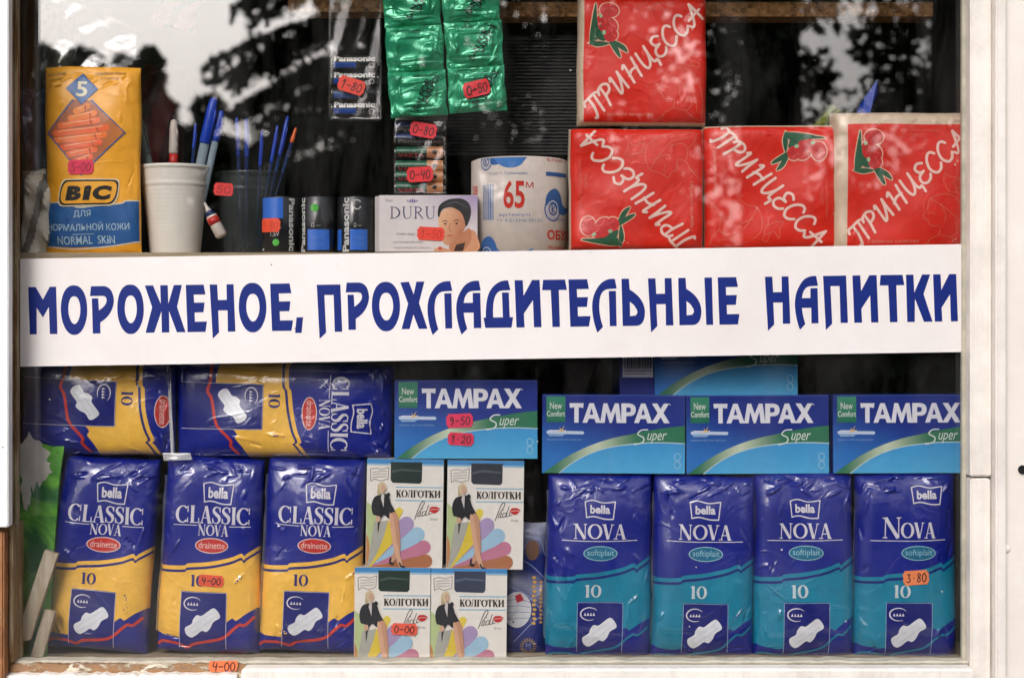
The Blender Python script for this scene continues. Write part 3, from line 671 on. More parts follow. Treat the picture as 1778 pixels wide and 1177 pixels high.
BG = {
 'М': [[(0, 0), (13, 0), (25, 22), (37, 0), (48, 0), (49, 82), (36, 82), (35, 35), (24.5, 53), (14, 36), (13.5, 82), (1.5, 82)]],
 'Р': [qpath([(2, 0), (24, 0), ('q', (40, 2), (41, 26)), ('q', (39, 50), (17, 63)), (17, 82), (4, 82), (3, 21), (14, 21), (15, 42), ('q', (29, 33), (28.5, 24)), ('q', (28, 17), (21, 17)), (0, 17)])],
 'Ж': [[(0, 0), (14, 0), (27, 32), (26.5, 0), (39.5, 0), (40, 32), (50, 0), (64, 0), (55, 38), (69, 82), (54, 82), (41, 45), (41, 82), (28, 82), (28, 45), (15, 82), (0, 82), (12, 38)]],
 'Е': [[(0, 0), (32, 0), (35, 17), (14, 17), (14.5, 31), (33, 31), (31, 48), (15, 48), (15.5, 64), (37, 64), (34, 82), (2, 82)]],
 'Н': [[(0, 0), (13, 0), (14, 27), (29, 27), (29, 0), (41, 0), (43, 82), (30, 82), (30, 45), (14, 45), (15, 83), (4, 94)]],
 ',': [[(3, 59), (14, 59), (11, 86), (0, 86)]],
 'П': [[(0, 0), (41, 0), (43, 82), (30, 82), (29, 18), (13, 18), (15, 83), (3.5, 94)]],
 'Х': [[(0, 1), (15, 0), (23, 22), (28, 0), (42, 0), (32, 37), (46, 82), (31, 82), (22, 57), (15, 82), (1, 82), (13, 38)]],
 'Л': [ARC(44), [(30, 21), (42.5, 21), (43, 82), (31, 82)]],
 'А': [ARC(43), [(29, 21), (42, 21), (43, 82), (30, 82), (30, 55), (12, 55), (13, 38), (29, 38)]],
 'Д': [qpath([(44, 0), ('q', (24, -1), (12, 18)), ('q', (4, 32), (4, 64)), (0, 64), (3, 82), (49, 82), (52, 64), (46, 64), (45, 21), (33, 21), (34, 64), (17, 64), ('q', (15, 18), (34, 17.5)), (48, 17)])],
 'И': [[(0, 0), (14, 0), (15, 27), (30, 0), (43, 0), (45, 82), (32, 82), (31, 35), (15, 58), (16, 82), (2, 82)]],
 'Т': [[(2, 0), (40, 0), (43, 18), (29, 18), (30, 82), (17, 82), (15, 18), (0, 18)]],
 'Ь': [qpath([(0, 0), (13, 0), (14, 19), ('q', (38, 33), (40, 56)), ('q', (40, 82), (24, 82)), (1, 82)])],
 'К': [[(0, 0), (13, 0), (14, 31), (28, 0), (42, 0), (30, 34), (45, 82), (30, 82), (15, 42), (14, 82), (1, 82)]],
 'I': [[(0, 0), (13, 0), (14, 82), (2, 82)]],
}
LETTERS = [('М', 49, 98.5), ('О', 105, 151), ('Р', 156, 197.5), ('О', 203, 249), ('Ж', 251.5, 321), ('Е', 322.5, 358.5), ('Н', 364, 407.5), ('О', 414, 462), ('Е', 469, 508), (',', 511, 525.5),
 ('П', 550, 593), ('Р', 600, 640.5), ('О', 645, 694), ('Х', 695, 741), ('Л', 741, 785), ('А', 791, 834.5), ('Д', 838.5, 890), ('И', 893.5, 939), ('Т', 941, 984), ('Е', 987, 1024.5), ('Л', 1027, 1070.5), ('Ь', 1079, 1119), ('Н', 1125, 1168), ('Ь', 1177.5, 1217), ('I', 1223, 1237), ('Е', 1246, 1283),
 ('Н', 1328, 1371), ('А', 1379, 1420), ('П', 1429, 1471), ('И', 1480, 1524), ('Т', 1527, 1570), ('К', 1573, 1618), ('И', 1620, 1662)]
bfl = Flat(0, 0, -0.0045)
for ch, xa, xb in LETTERS:
    a = Art(); ytop = 498.6-(xa-49)*0.0141+(3 if 520 < xa < 600 else 1.5 if xa > 600 and xa < 690 else 0); ins = []
    if ch == 'О': pl = [egg(xb-xa)]; ins = [hole(xb-xa, 13, xb-xa-12)]
    else: pl = [list(p) for p in BG[ch]]
    if ch == 'Ь': ins = [[(14, 40), (21, 46), (26, 54), (27, 59), (24, 64), (14, 65)][::-1]]
    wmax = max(p[0] for q in pl for p in q) if ch != 'О' else xb-xa
    sx = (xb-xa)/wmax
    a.at(xa, ytop, BA)
    for i, p in enumerate(pl): a.poly([(x*sx, y) for x, y in p], (4, 34, 118), 1, [[(x*sx, y) for x, y in h_] for h_ in ins] if i == 0 else ())
    a.build('letter', bfl, ban, M['vinyl'])

# ------------------------------------------------------------------ pads in printed film
BLUE, BLUE2, YEL, TEAL, RED = (8, 28, 138), (5, 20, 116), (255, 198, 78), (6, 132, 164), (212, 48, 34)
def flag(a, x0, y0, x1, y1, col, bg=None, layer=2):
    a.stroke([(x0, y0+3), (x0+(x1-x0)*.25, y0), (x0+(x1-x0)*.6, y0+4), (x1, y0+1.5)], 1.9, col, layer)
    a.stroke([(x1, y0+1.5), (x1-3.5, y1-1)], 1.9, col, layer, False)
    a.stroke([(x1-3.5, y1-1), (x0+(x1-x0)*.65, y1-1), (x0+(x1-x0)*.3, y1-5), (x0+3, y1-3)], 2.2, col, layer)
    a.stroke([(x0+3, y1-3), (x0, y0+3)], 1.9, col, layer, False)
    a.text('bella', x0+9, y0+8, x1-9, y1-10, col, layer+1, bold=0.035)
def pad_icon(a, cx, cy, L, rot, wing, layer=4):
    M0 = a.M
    def put(P): 
        r = math.radians(rot); return [(cx+x*math.cos(r)-y*math.sin(r), cy+x*math.sin(r)+y*math.cos(r)) for x, y in P]
    h_ = L/2
    body = catmull([(-h_, 0), (-h_*.86, -h_*.3), (-h_*.45, -h_*.29), (-h_*.28, -h_*.42), (h_*.02, -h_*.5), (h_*.2, -h_*.33), (h_*.6, -h_*.33), (h_*.93, -h_*.3), (h_, 0), (h_*.9, h_*.3), (h_*.5, h_*.29), (h_*.2, h_*.45), (-h_*.1, h_*.5), (-h_*.25, h_*.32), (-h_*.6, h_*.33), (-h_*.9, h_*.28)], 4, True)
    a.poly(put(body), (232, 234, 240), layer)
    a.stroke(put([(-h_*.75, h_*.12), (0, h_*.16), (h_*.75, h_*.12)]), .8, (190, 198, 214), layer+1)
    a.stroke(put([(-h_*.75, -h_*.12), (0, -h_*.16), (h_*.75, -h_*.12)]), .8, (200, 206, 220), layer+1)
def pack_art(kind, pk, shift=0, full=None):
    hw, hh = pk.hw, full or pk.hh; a = Art(); c2 = YEL if kind == 'classic' else TEAL; wht = (226, 222, 230)
    e = hw*.992
    sx = hw/87
    top = catmull([(-e, 19), (-44*sx, 17), (-36*sx, 13), (0, 9), (36*sx, 1), (56*sx, -7), (61*sx, -3), (67*sx, -8), (e, -20)], 5)
    low = catmull([(-e, 131), (-78*sx, 139), (-60*sx, 142), (-38*sx, 142), (20*sx, 122), (42*sx, 106), (50*sx, 109), (66*sx, 97), (e, 86)], 5)
    a.poly(top+low[::-1], c2, 1)
    a.poly([(x, y+7) for x, y in top]+[(x, y+11.5) for x, y in top][::-1], BLUE2, 2)
    thin = (22, 120, 160) if kind != 'classic' else (205, 56, 44)
    a.stroke([(-82*sx, 158), (-74*sx, 152), (-50*sx, 153), (-32*sx, 158), (-18*sx, 151), (25*sx, 142), (46*sx, 124), (56*sx, 116), (64*sx, 117), (78*sx, 104)], 5 if kind == 'classic' else 4, thin, 5)
    x0 = -45 if kind == 'classic' else -37
    if kind == 'classic':
        flag(a, -15, -128, 38, -91, wht)
        a.serif('CLASSIC', -61, -87, 68, -57, wht, 2, heavy=1.15)
        a.stroke([(-64, -54), (-24, -53)], 1.3, wht, 2, False); a.stroke([(34, -53), (70, -54)], 1.3, wht, 2, False)
        a.serif('NOVA', -22, -55, 31, -36, wht, 2, heavy=1.1)
        a.ell(4, -19, 29.5, 13.5, (226, 200, 196), 2); a.ell(4, -19, 27.6, 11.8, (204, 50, 44), 3)
        a.text('drainette', -19, -25.5, 27, -14, (240, 190, 180), 4, bold=.01)
        a.serif('10', -31, 32, -6, 52, BLUE2, 3, heavy=1.3)
    else:
        fx = shift
        flag(a, -27+fx, -116-abs(fx)*.7, 26+fx, -83-abs(fx)*.7, wht)
        if fx: a.serif('N', -47, -86, -13, -50, wht, 2); a.serif('OVA', -13, -77, 46, -50, wht, 2, heavy=1.1)
        else: a.serif('NOVA', -47, -75, 44, -49, wht, 2, heavy=1.1)
        a.stroke([(-66, -46), (0, -45), (65, -47)], 1.3, wht, 2)
        a.ell(1+fx*.5, -24, 30, 13, (150, 196, 206), 2); a.ell(1+fx*.5, -24, 28.2, 11.4, (24, 110, 146), 3)
        a.text('softiplait', -22+fx*.5, -31, 25+fx*.5, -17, (150, 200, 214), 4, bold=.005)
        a.serif('10', -26, 31, 2, 53, (205, 218, 222), 3, heavy=1.3)
    a.rect(x0, 61, x0+78, hh-12, BLUE2, 3)
    out = (200, 196, 214) if kind == 'classic' else (150, 176, 206)
    a.stroke([(x0, 62), (x0+78, 62)], .9, out, 6, False); a.stroke([(x0, 62), (x0, hh-11)], 1, out, 6, False); a.stroke([(x0+78, 62), (x0+78, hh-11)], 1, out, 6, False)
    a.stroke([(x0+21+15*math.cos(t), 82+11*math.sin(t)) for t in np.linspace(-.6, -5.2, 16)], [.6+1.6*abs(math.sin(i/15*3.1)) for i in range(16)], wht, 4)
    for i in range(4): a.poly([(x0+13.5+i*5, 79.5), (x0+15.6+i*5, 85), (x0+11.4+i*5, 85)], wht, 4)
    pad_icon(a, x0+38, 115, 66, -37, True)
    return a
def pad_pack(kind, label, cx, cy, hw, hh, ang, seed, Y=0.03, shift=0, stick=None, grp=None, basepy=None, T=.02, back=.03, taper=.03, off=0):
    pk = Pack(cx, cy, hw, hh, ang, Y, T, back, seed, taper=taper, creases=30, amp=.0012)
    root = thing('sanitary_pad_pack', label, 'sanitary pads', W(cx, basepy, Y+T), grp)
    c2 = lin(YEL if kind == 'classic' else TEAL); b = lin(BLUE)
    def colf(u, v):
        v = v-off; t = 19-(u+hw)/(2*hw)*39; l_ = 138-np.clip((u+.3*hw)/(1.3*hw), 0, 1)*50
        z_ = (v > t) & (v < l_) & (np.abs(u) > hw*.95); return np.where(z_[:, None], np.array(c2), np.array(b))
    pk.body('wrapper', root, M['film'], colf)
    def fn(u, v, z): return pk(u, v+off, z)
    pack_art(kind, pk, shift, hh if not off else hh+abs(off)).build('printed_front', fn, root, M['film'], pk.gu, pk.gv-off, clipy=(-hh*.985-off, hh*.985-off))
    for s_ in (stick or []): sticker(root, pk, *s_, gx=pk.gu[::2], gy=pk.gv[::2])
    # sealed fin at the side and the gathered ends
    f = [(-hw*.99, y) for y in np.linspace(-hh*.8, hh*.8, 18)]; r = random.Random(seed)
    bm = bmesh.new(); pr = None
    P_, N_ = pk(np.array([x for x, _ in f]), np.array([y for _, y in f]), np.zeros(18))
    for i, p in enumerate(P_):
        q = [bm.verts.new(Vector(p)+Vector((0, .002, 0))), bm.verts.new(Vector(p)+Vector((-.0012-.0010*r.random()*abs(math.cos(pk.ang)), -.0022+.001*r.random(), 0.0003)))]
        if pr: bm.faces.new((pr[0], pr[1], q[1], q[0]))
        pr = q
    mesh_obj('seam', bm, M['film_milky'], root, True)
    return root
G1 = 'blue and yellow pad packs'
pad_pack('classic', 'upright blue and yellow pad pack at far left of bottom row, tilted, without price sticker', 174, 964, 87, 170, 4.6, 1, basepy=1138, grp=G1)
pad_pack('classic', 'upright blue and yellow pad pack with small orange price sticker over the 10', 363, 966, 87, 171, 2.4, 2, basepy=1138, grp=G1, stick=[(6, 41, 44, 20, 2, '4-00', (236, 84, 50))])
pad_pack('classic', 'upright blue and yellow pad pack standing directly beside the tights boxes', 541, 966, 87, 171, 2.6, 3, basepy=1138, grp=G1)
G1b = 'blue and yellow pad packs lying on their sides'
pad_pack('classic', 'blue and yellow pad pack lying on its side at far left of upper layer', 164, 706, 86, 136, 92.5, 4, Y=.028, basepy=797, grp=G1b, T=.022, off=-98)
pad_pack('classic', 'blue and yellow pad pack lying on its side with its full brand name showing', 491, 713, 84, 189, 91.2, 5, Y=.030, basepy=797, grp=G1b, T=.022, off=-27)
G2 = 'blue and teal pad packs'
pad_pack('nova', 'blue and teal pad pack beside the detergent bag, with a white speck above its 10', 1041, 984, 92, 161, .8, 6, basepy=1143, grp=G2, taper=.0)
pad_pack('nova', 'blue and teal pad pack, second from left in its row', 1224, 986, 89, 159, 1.0, 7, basepy=1144, grp=G2, taper=.015)
pad_pack('nova', 'blue and teal pad pack, third from left in its row', 1399, 984, 87, 161, 0.2, 8, basepy=1145, grp=G2, taper=.01)
pad_pack('nova', 'blue and teal pad pack beside the right window frame with orange 3.80 sticker', 1577, 984, 89, 163, .3, 9, basepy=1146, grp=G2, shift=34, taper=.01, stick=[(13, 18, 46, 25, -4, '3.80', (244, 138, 84))])

# ------------------------------------------------------------------ tampon boxes
def shade2(top, mid):
    return lambda x, y: C3(top, mid, (y-40)/80 + (60-x)/300)
def tampon_art(w_=248, h_=136):
    a = Art()
    a.add([(0, 0), (w_, 0), (w_, h_), (0, h_)], [(0, 1, 2, 3)], shade2((22, 46, 138), (44, 118, 196)), 0)
    up = qpath([(3, 136), ('q', (66, 84), (150, 69)), ('q', (200, 57), (248, 53))], 14); lo = qpath([(30, 136), ('q', (78, 92), (150, 86)), ('q', (190, 80), (248, 84))], 14)
    a.poly(lo+[(w_, h_)], lambda x, y: C3((60, 152, 214), (84, 176, 224), (y-80)/56), 1)
    def gr(x, y):
        t = np.clip(1-np.abs(x-92)/75, 0, 1)**1.3
        return C3((46, 118, 86), (206, 218, 190), t)
    a.poly(up+lo[::-1], gr, 2)
    a.stroke(lo, 1.7, (190, 216, 226), 3, False)
    a.add([(7, 3), (40, 3), (40, 48), (7, 48)], [(0, 1, 2, 3)], lambda x, y: C3((66, 150, 120), (30, 110, 84), y/48), 2)
    a.text('New', 13, 13, 34, 25, (214, 224, 214), 3, .015); a.text('Comfort', 8, 28, 39.5, 38, (214, 224, 214), 3, .015)
    x = 46
    TG = {'T': (26, [(0, 0), (26, 0), (25, 8.5), (17, 7), (17, 34), (9, 34), (9, 7), (1, 8.5)], []),
          'A': (32, [(12, 0), (20, 0), (33, 34), (24, 34), (21.4, 27), (11, 27), (8.2, 34), (-.5, 34)], [(16, 8.5), (12.6, 20), (19.4, 20)]),
          'M': (39, [(6, 0), (13, 0), (19.6, 18), (27, 0), (34, 0), (39, 34), (30.5, 34), (28, 14), (21.3, 34), (17.6, 34), (11, 14), (8.4, 34), (0, 34)], []),
          'P': (25.5, qpath([(0, 0), (14, 0), ('q', (26.5, 1), (26.5, 11)), ('q', (26.5, 22), (14, 22)), (9, 22), (9, 34), (0, 34)]), qpath([(9, 7), (13, 7), ('q', (17.5, 7), (17.5, 11)), ('q', (17.5, 15.5), (13, 15.5)), (9, 15.5)])),
          'X': (31, [(0, 0), (10, 0), (16, 9.5), (22, 0), (31.5, 0), (21.2, 16), (33, 34), (22.6, 34), (16, 23.5), (9.4, 34), (-1, 34), (11, 16.5)], [])}
    tw_ = sum(TG[c][0] for c in 'TAMPAX')-4; fx = 172/tw_; x = 47
    for c in 'TAMPAX':
        g_ = TG[c]; a.poly([(x+px_*fx, 14.5+py_) for px_, py_ in g_[1]], (234, 234, 242), 3, [[(x+px_*fx, 14.5+py_) for px_, py_ in g_[2]]] if g_[2] else ())
        x += (g_[0]-(1.5 if c in 'TP' else .2))*fx
    a.stroke([(220, 15), (222, 17)], 1.4, (220, 220, 230), 3, False)
    a.stroke([(10, 65), (70, 66)], 5.5, (196, 214, 236), 3, False); a.stroke([(12, 66), (38, 66)], 8, (112, 168, 220), 2, False); a.stroke([(13, 62), (40, 62)], 1.2, (240, 240, 250), 4, False)
    a.stroke([(12, 71), (36, 71)], 1.2, (200, 220, 240), 4, False)
    for dx, dy in ((5, -9), (-3, -6), (8, -2), (-6, 2)): a.stroke([(33, 63), (33+dx, 63+dy)], [2, .5], (240, 196, 90), 5, False)
    a.text('tampons with new applicator', 8, 76, 70, 80, (150, 180, 214), 3)
    W_ = (220, 232, 224)
    a.stroke([(183, 60), (172, 61), (166, 68), (176, 74), (174, 82), (160, 86)], 2.2, W_, 4)
    a.text('uper', 180, 66, 212, 84, W_, 4, .0, shear=.25)
    for cy_ in (107, 121): a.stroke([(235+5*math.cos(t), cy_+6.3*math.sin(t)) for t in np.linspace(0, 6.283, 17)[:-1]], 1.5, (150, 200, 228), 4, closed=True)
    return a
def tampon_box(label, x0, y0, Y, seed, stick=(), rot=0, dep=.052, w_=248, h_=136, yaw=0):
    root = thing('tampon_box', label, 'tampon box', W(x0+w_/2, y0+h_, Y+dep/2), 'blue tampon boxes')
    b = mesh_obj('carton', box_px(x0, y0, x0+w_, y0+h_, Y, dep, .0007), M['gloss_card'], root); setink(b, (28, 62, 150))
    fl = Flat(x0, y0, Y-.0001)
    a = tampon_art(w_, h_); a.build('printed_front', fl, root, M['gloss_card'], np.arange(10, w_, 12), np.arange(10, h_, 12), custom=False)
    # flap line at the top edge
    c = bx((W(x0+1.5, 0, Y).x, Y-.0004, W(0, y0+1.8, Y).z), (W(x0+w_-1.5, 0, Y).x, Y+.001, W(0, y0+.3, Y).z)); setink(mesh_obj('flap', c, M['gloss_card'], root), (64, 92, 176))
    for s_ in stick: sticker(root, fl, *s_)
    root.rotation_euler = (0, math.radians(rot), math.radians(yaw)); return root
tampon_box('blue tampon box with two pink price stickers, standing on the tights boxes', 685, 660, .034, 1, stick=[(113, 70, 47, 24, -2, '9-50', (232, 44, 92)), (115, 102, 46, 22, 3, '1.20', (226, 40, 84))])
tampon_box('blue tampon box beside the stickered one, standing on the teal packs', 941, 685.5, .040, 2, rot=.35)
tampon_box('blue tampon box in the middle, directly below the topmost box', 1191, 686, .043, 3, rot=-.2, yaw=1)
tampon_box('blue tampon box farthest right, partly covered by the window frame', 1447, 685, .040, 4, rot=-.2)
tampon_box('topmost blue tampon box, its upper half hidden behind the white sign board', 1137, 551, .047, 5, rot=-.3)
sb = thing('cardboard_box', 'dark blue box seen end on with white barcode, left of the topmost tampon box', 'box', W(1106, 687, .08))
setink(mesh_obj('carton', box_px(1076, 552, 1136.5, 686.5, .052, .12, .0007), M['gloss_card'], sb), (34, 46, 132))
a = Art(); a.rect(5, 8, 58, 103, (214, 212, 222), 1)
x = 8.0; r_ = random.Random(4)
while x < 54:
    q = r_.choice((.7, 1.0, 1.5, 2.2)); a.rect(x, 12, x+q, 88, (52, 54, 74), 2); x += q+r_.choice((.9, 1.3, 1.9))
a.rect(8, 91, 54, 92.4, (90, 92, 110), 2); a.rect(8, 96, 46, 97.2, (90, 92, 110), 2)
a.build('barcode_label', Flat(1076, 552, .0518), sb, M['gloss_card'], custom=False)
gap = thing('cardboard_box', 'narrow dark blue box standing in the gap between the two right tampon boxes', 'box', W(1441, 822, .08))
setink(mesh_obj('carton', box_px(1437, 700, 1447.5, 822, .062, .05, .0005), M['gloss_card'], gap), (40, 48, 110))

# ------------------------------------------------------------------ tights boxes
def tights_art(win_col):
    a = Art(); w_, h_ = 133, 188
    a.rect(0, 0, w_, h_, (236, 231, 222), 0)
    a.rect(0, 0, w_, 8, (66, 140, 200), 1); a.rect(0, 8, 40, 11, (150, 190, 214), 1); a.rect(97, 8, w_, 11.5, (150, 190, 214), 1)
    O = (4, 189)
    def petal(tx, ty, wd, col, layer):
        dx, dy = tx-O[0], ty-O[1]; L = math.hypot(dx, dy); nx, ny = -dy/L, dx/L
        P = [(O[0], O[1])]
        for t, q in ((.3, .28), (.6, .62), (.85, .95), (.95, .98)): P.append((O[0]+dx*t+nx*wd*q/2, O[1]+dy*t+ny*wd*q/2))
        for an in np.linspace(90, -90, 8): c_, s_ = math.cos(math.radians(an)), math.sin(math.radians(an)); P.append((tx+dx/L*c_*wd*.5+nx*s_*wd*.5, ty+dy/L*c_*wd*.5+ny*s_*wd*.5))
        for t, q in ((.95, .98), (.85, .95), (.6, .62), (.3, .28)): P.append((O[0]+dx*t-nx*wd*q/2, O[1]+dy*t-ny*wd*q/2))
        P = [(min(max(x, .5), w_-.5), min(max(y, 1), h_-.5)) for x, y in P]
        a.poly(P, col, layer)
    petal(104, 176, 24, (176, 112, 76), 3); petal(101, 152, 24, (196, 124, 150), 4); petal(89, 130, 26, (160, 196, 220), 5); petal(70, 112, 26, (170, 150, 190), 6)
    petal(57, 90, 13, (232, 208, 84), 4)
    a.poly(qpath([(4, 188), (36, 105), ('q', (62, 120), (52, 140)), (8, 188)]), (222, 196, 70), 7)
    a.poly(qpath([(3, 186), (14, 110), (38, 106), ('q', (30, 150), (6, 187))]), (172, 172, 162), 8)
    a.poly(qpath([(1, 187), (0.8, 74), ('q', (26, 92), (20, 130)), (4, 187)]), (184, 200, 144), 8)
    a.poly(qpath([(.7, 186), (.7, 130), ('q', (12, 150), (2, 187))]), (196, 136, 84), 9)
    a.poly([(41, 5), (96, 5), (95.5, 38), (92, 42), (45, 41), (41.5, 37)], win_col, 2)
    a.poly([(43, 20), (60, 16), (94, 19), (94, 22), (60, 20), (44, 24)], tuple(min(255, v+38) for v in win_col), 3)
    a.stroke([(6, 18), (16, 16), (26, 18), (38, 14)], .9, (70, 60, 60), 2); a.stroke([(38, 14), (37, 34)], .9, (70, 60, 60), 2, False); a.stroke([(37, 34), (24, 38), (14, 35), (7, 39)], .9, (70, 60, 60), 2); a.stroke([(7, 39), (6, 18)], .9, (70, 60, 60), 2, False)
    for yy in (22, 26.5, 31): a.stroke([(10, yy+1), (20, yy), (34, yy-1)], .8, (120, 110, 108), 3)
    a.rect(50, 47.5, w_-1, 49.3, (132, 184, 210), 2); a.rect(50, 70.5, w_-1, 72.3, (132, 184, 210), 2)
    a.serif('КОЛГОТКИ', 51, 53.5, 128, 66, (44, 34, 32), 3, heavy=1.45)
    dk = (54, 40, 40)
    for P in ([(84, 104), (88, 92), (94, 77), (99, 72), (100, 77), (92, 91), (89, 98), (93, 98)], [(95, 90), (93, 97), (96, 97)], [(103, 90), (98, 91), (97, 97), (102, 95), (108, 79)], [(105, 88), (103, 96), (106, 96)], [(110, 88), (108, 95), (113, 93)]): a.stroke(P, 1.15, dk, 3)
    a.ell(97.5, 85, .9, .9, dk, 3); a.ell(112, 83.5, .9, .9, dk, 3)
    a.poly(qpath([(109, 87), ('q', (113, 79), (117, 82)), ('q', (120, 79), (128, 85)), ('q', (118, 100), (109, 87))]), (196, 40, 42), 4); a.stroke([(111, 87), (118, 86), (126, 86)], 1.1, (226, 190, 180), 5)
    a.text('20 den', 111, 101, 124, 105, (120, 110, 108), 2)
    # the printed woman: jacket, skirt, crossed legs
    sk, jk, lg = (206, 168, 142), (32, 34, 40), (196, 148, 118)
    a.M = (.84, 0, 0, 1, 4, 0)
    a.stroke([(22, 46), (21, 60), (25, 74)], 7, (196, 176, 140), 9); a.ell(28, 49, 7.5, 10, (214, 196, 160), 10, -8); a.ell(29.5, 51, 4.6, 7.2, sk, 11, -8)
    a.poly(catmull([(24, 62), (12, 66), (6, 80), (9, 96), (18, 100), (20, 128), (24, 108), (32, 97), (43, 103), (60, 99), (55, 90), (47, 78), (42, 66), (34, 60)], 4, True), jk, 12)
    a.poly([(27, 60), (32, 61), (31, 84), (25, 68)], (206, 200, 196), 13)
    a.ell(20, 104, 5, 5.5, sk, 14); a.ell(40, 62, 4, 4, jk, 13)
    a.poly(catmull([(47, 98), (60, 96), (66, 136), (66, 160), (56, 176), (49, 178), (50, 168), (54, 152)], 4, True), lg, 13)
    a.poly(catmull([(43, 99), (51, 99), (60, 144), (72, 184), (66, 186), (54, 158)], 4, True), (214, 168, 138), 14)
    a.stroke([(47, 172), (46, 180), (52, 181)], 4, (40, 30, 34), 15); a.stroke([(66, 180), (69, 185), (76, 187)], 3.4, (40, 30, 34), 15)
    return a
def tights_box(label, x0, y0, Y, win_col, rot, stick=(), dep=.03, w_=133, h_=188):
    root = thing('tights_box', label, 'tights box', W(x0+w_/2, y0+h_, Y+dep/2), 'boxes of tights')
    setink(mesh_obj('carton', box_px(x0, y0, x0+w_, y0+h_, Y, dep, .0006), M['card'], root), (216, 206, 192))
    fl = Flat(x0, y0, Y-.0001); tights_art(win_col).build('printed_front', fl, root, M['gloss_card'], None, None, custom=False)
    for s_ in stick: sticker(root, fl, *s_, layer=18)
    root.rotation_euler = (0, math.radians(rot), 0)
tights_box('upper left tights box with a dark green window', 634.5, 797, .034, (34, 50, 46), .9)
tights_box('upper right tights box with a blackish blue window', 774.5, 799.5, .034, (40, 46, 58), .8)
tights_box('lower left tights box with orange price sticker', 614.5, 985, .032, (28, 48, 40), .5, stick=[(87, 106, 46, 20, 2, '0-00', (240, 92, 66))], h_=156)
tights_box('lower right tights box with a slate blue window', 746, 986.5, .032, (54, 62, 84), .6, h_=155)

# ------------------------------------------------------------------ detergent bag
pk = Pack(912, 1024, 38, 116, .5, .052, .012, .02, 21, creases=14, p=5)
root = thing('detergent_bag', 'narrow blue powder bag with globe picture squeezed between tights boxes and teal packs', 'bag', W(912, 1140, .06))
def bagc(u, v):
    t = np.clip((-v-60)/60, 0, 1)+.6*np.clip(1-np.abs(v+8-u*.4)/30, 0, 1); return C3((14, 34, 112), (190, 194, 208), t*.8)
pk.body('wrapper', root, M['film'], bagc, 26, 60)
a = Art()
for i, (x0_, y0_, x1_, y1_) in enumerate([(-30, -60, 34, -20), (-34, -10, 32, 40), (-30, 50, 34, 0), (-20, 90, 34, 40), (10, -100, 34, -60), (-34, -30, 10, -90)]): a.stroke([(x0_, y0_), ((x0_+x1_)/2+4, (y0_+y1_)/2-6), (x1_, y1_)], 1.2, (150, 160, 200), 1)
a.ell(-14, 34, 25, 31, (206, 206, 210), 1); a.poly([(-18, 10), (-8, 6), (-2, 18), (-14, 22)], (190, 40, 50), 3)
for k_ in range(4): a.stroke([(-36, 20+k_*10), (-14, 16+k_*11), (8, 22+k_*9)], 1, (110, 120, 160), 2)
for k_ in range(11): a.ell(15+(k_ % 2)*1.5, -22+k_*8, 3.4, 2.6, (206, 160, 70), 4); a.ell(27, -14+k_*7, 2.6, 2.3, (196, 150, 80), 4)
a.ell(12, -70, 12, 18, (120, 88, 70), 2)
for t in np.linspace(0, 6.28, 19)[:-1]: a.stroke([(6+9*math.cos(t), 98+9*math.sin(t)), (6+14*math.cos(t), 98+14*math.sin(t))], 1.6, (170, 140, 70), 3, False)
a.text('M', 2, 92, 10, 104, (120, 130, 180), 3)
a.build('printed_front', pk, root, M['film'], pk.gu, pk.gv)

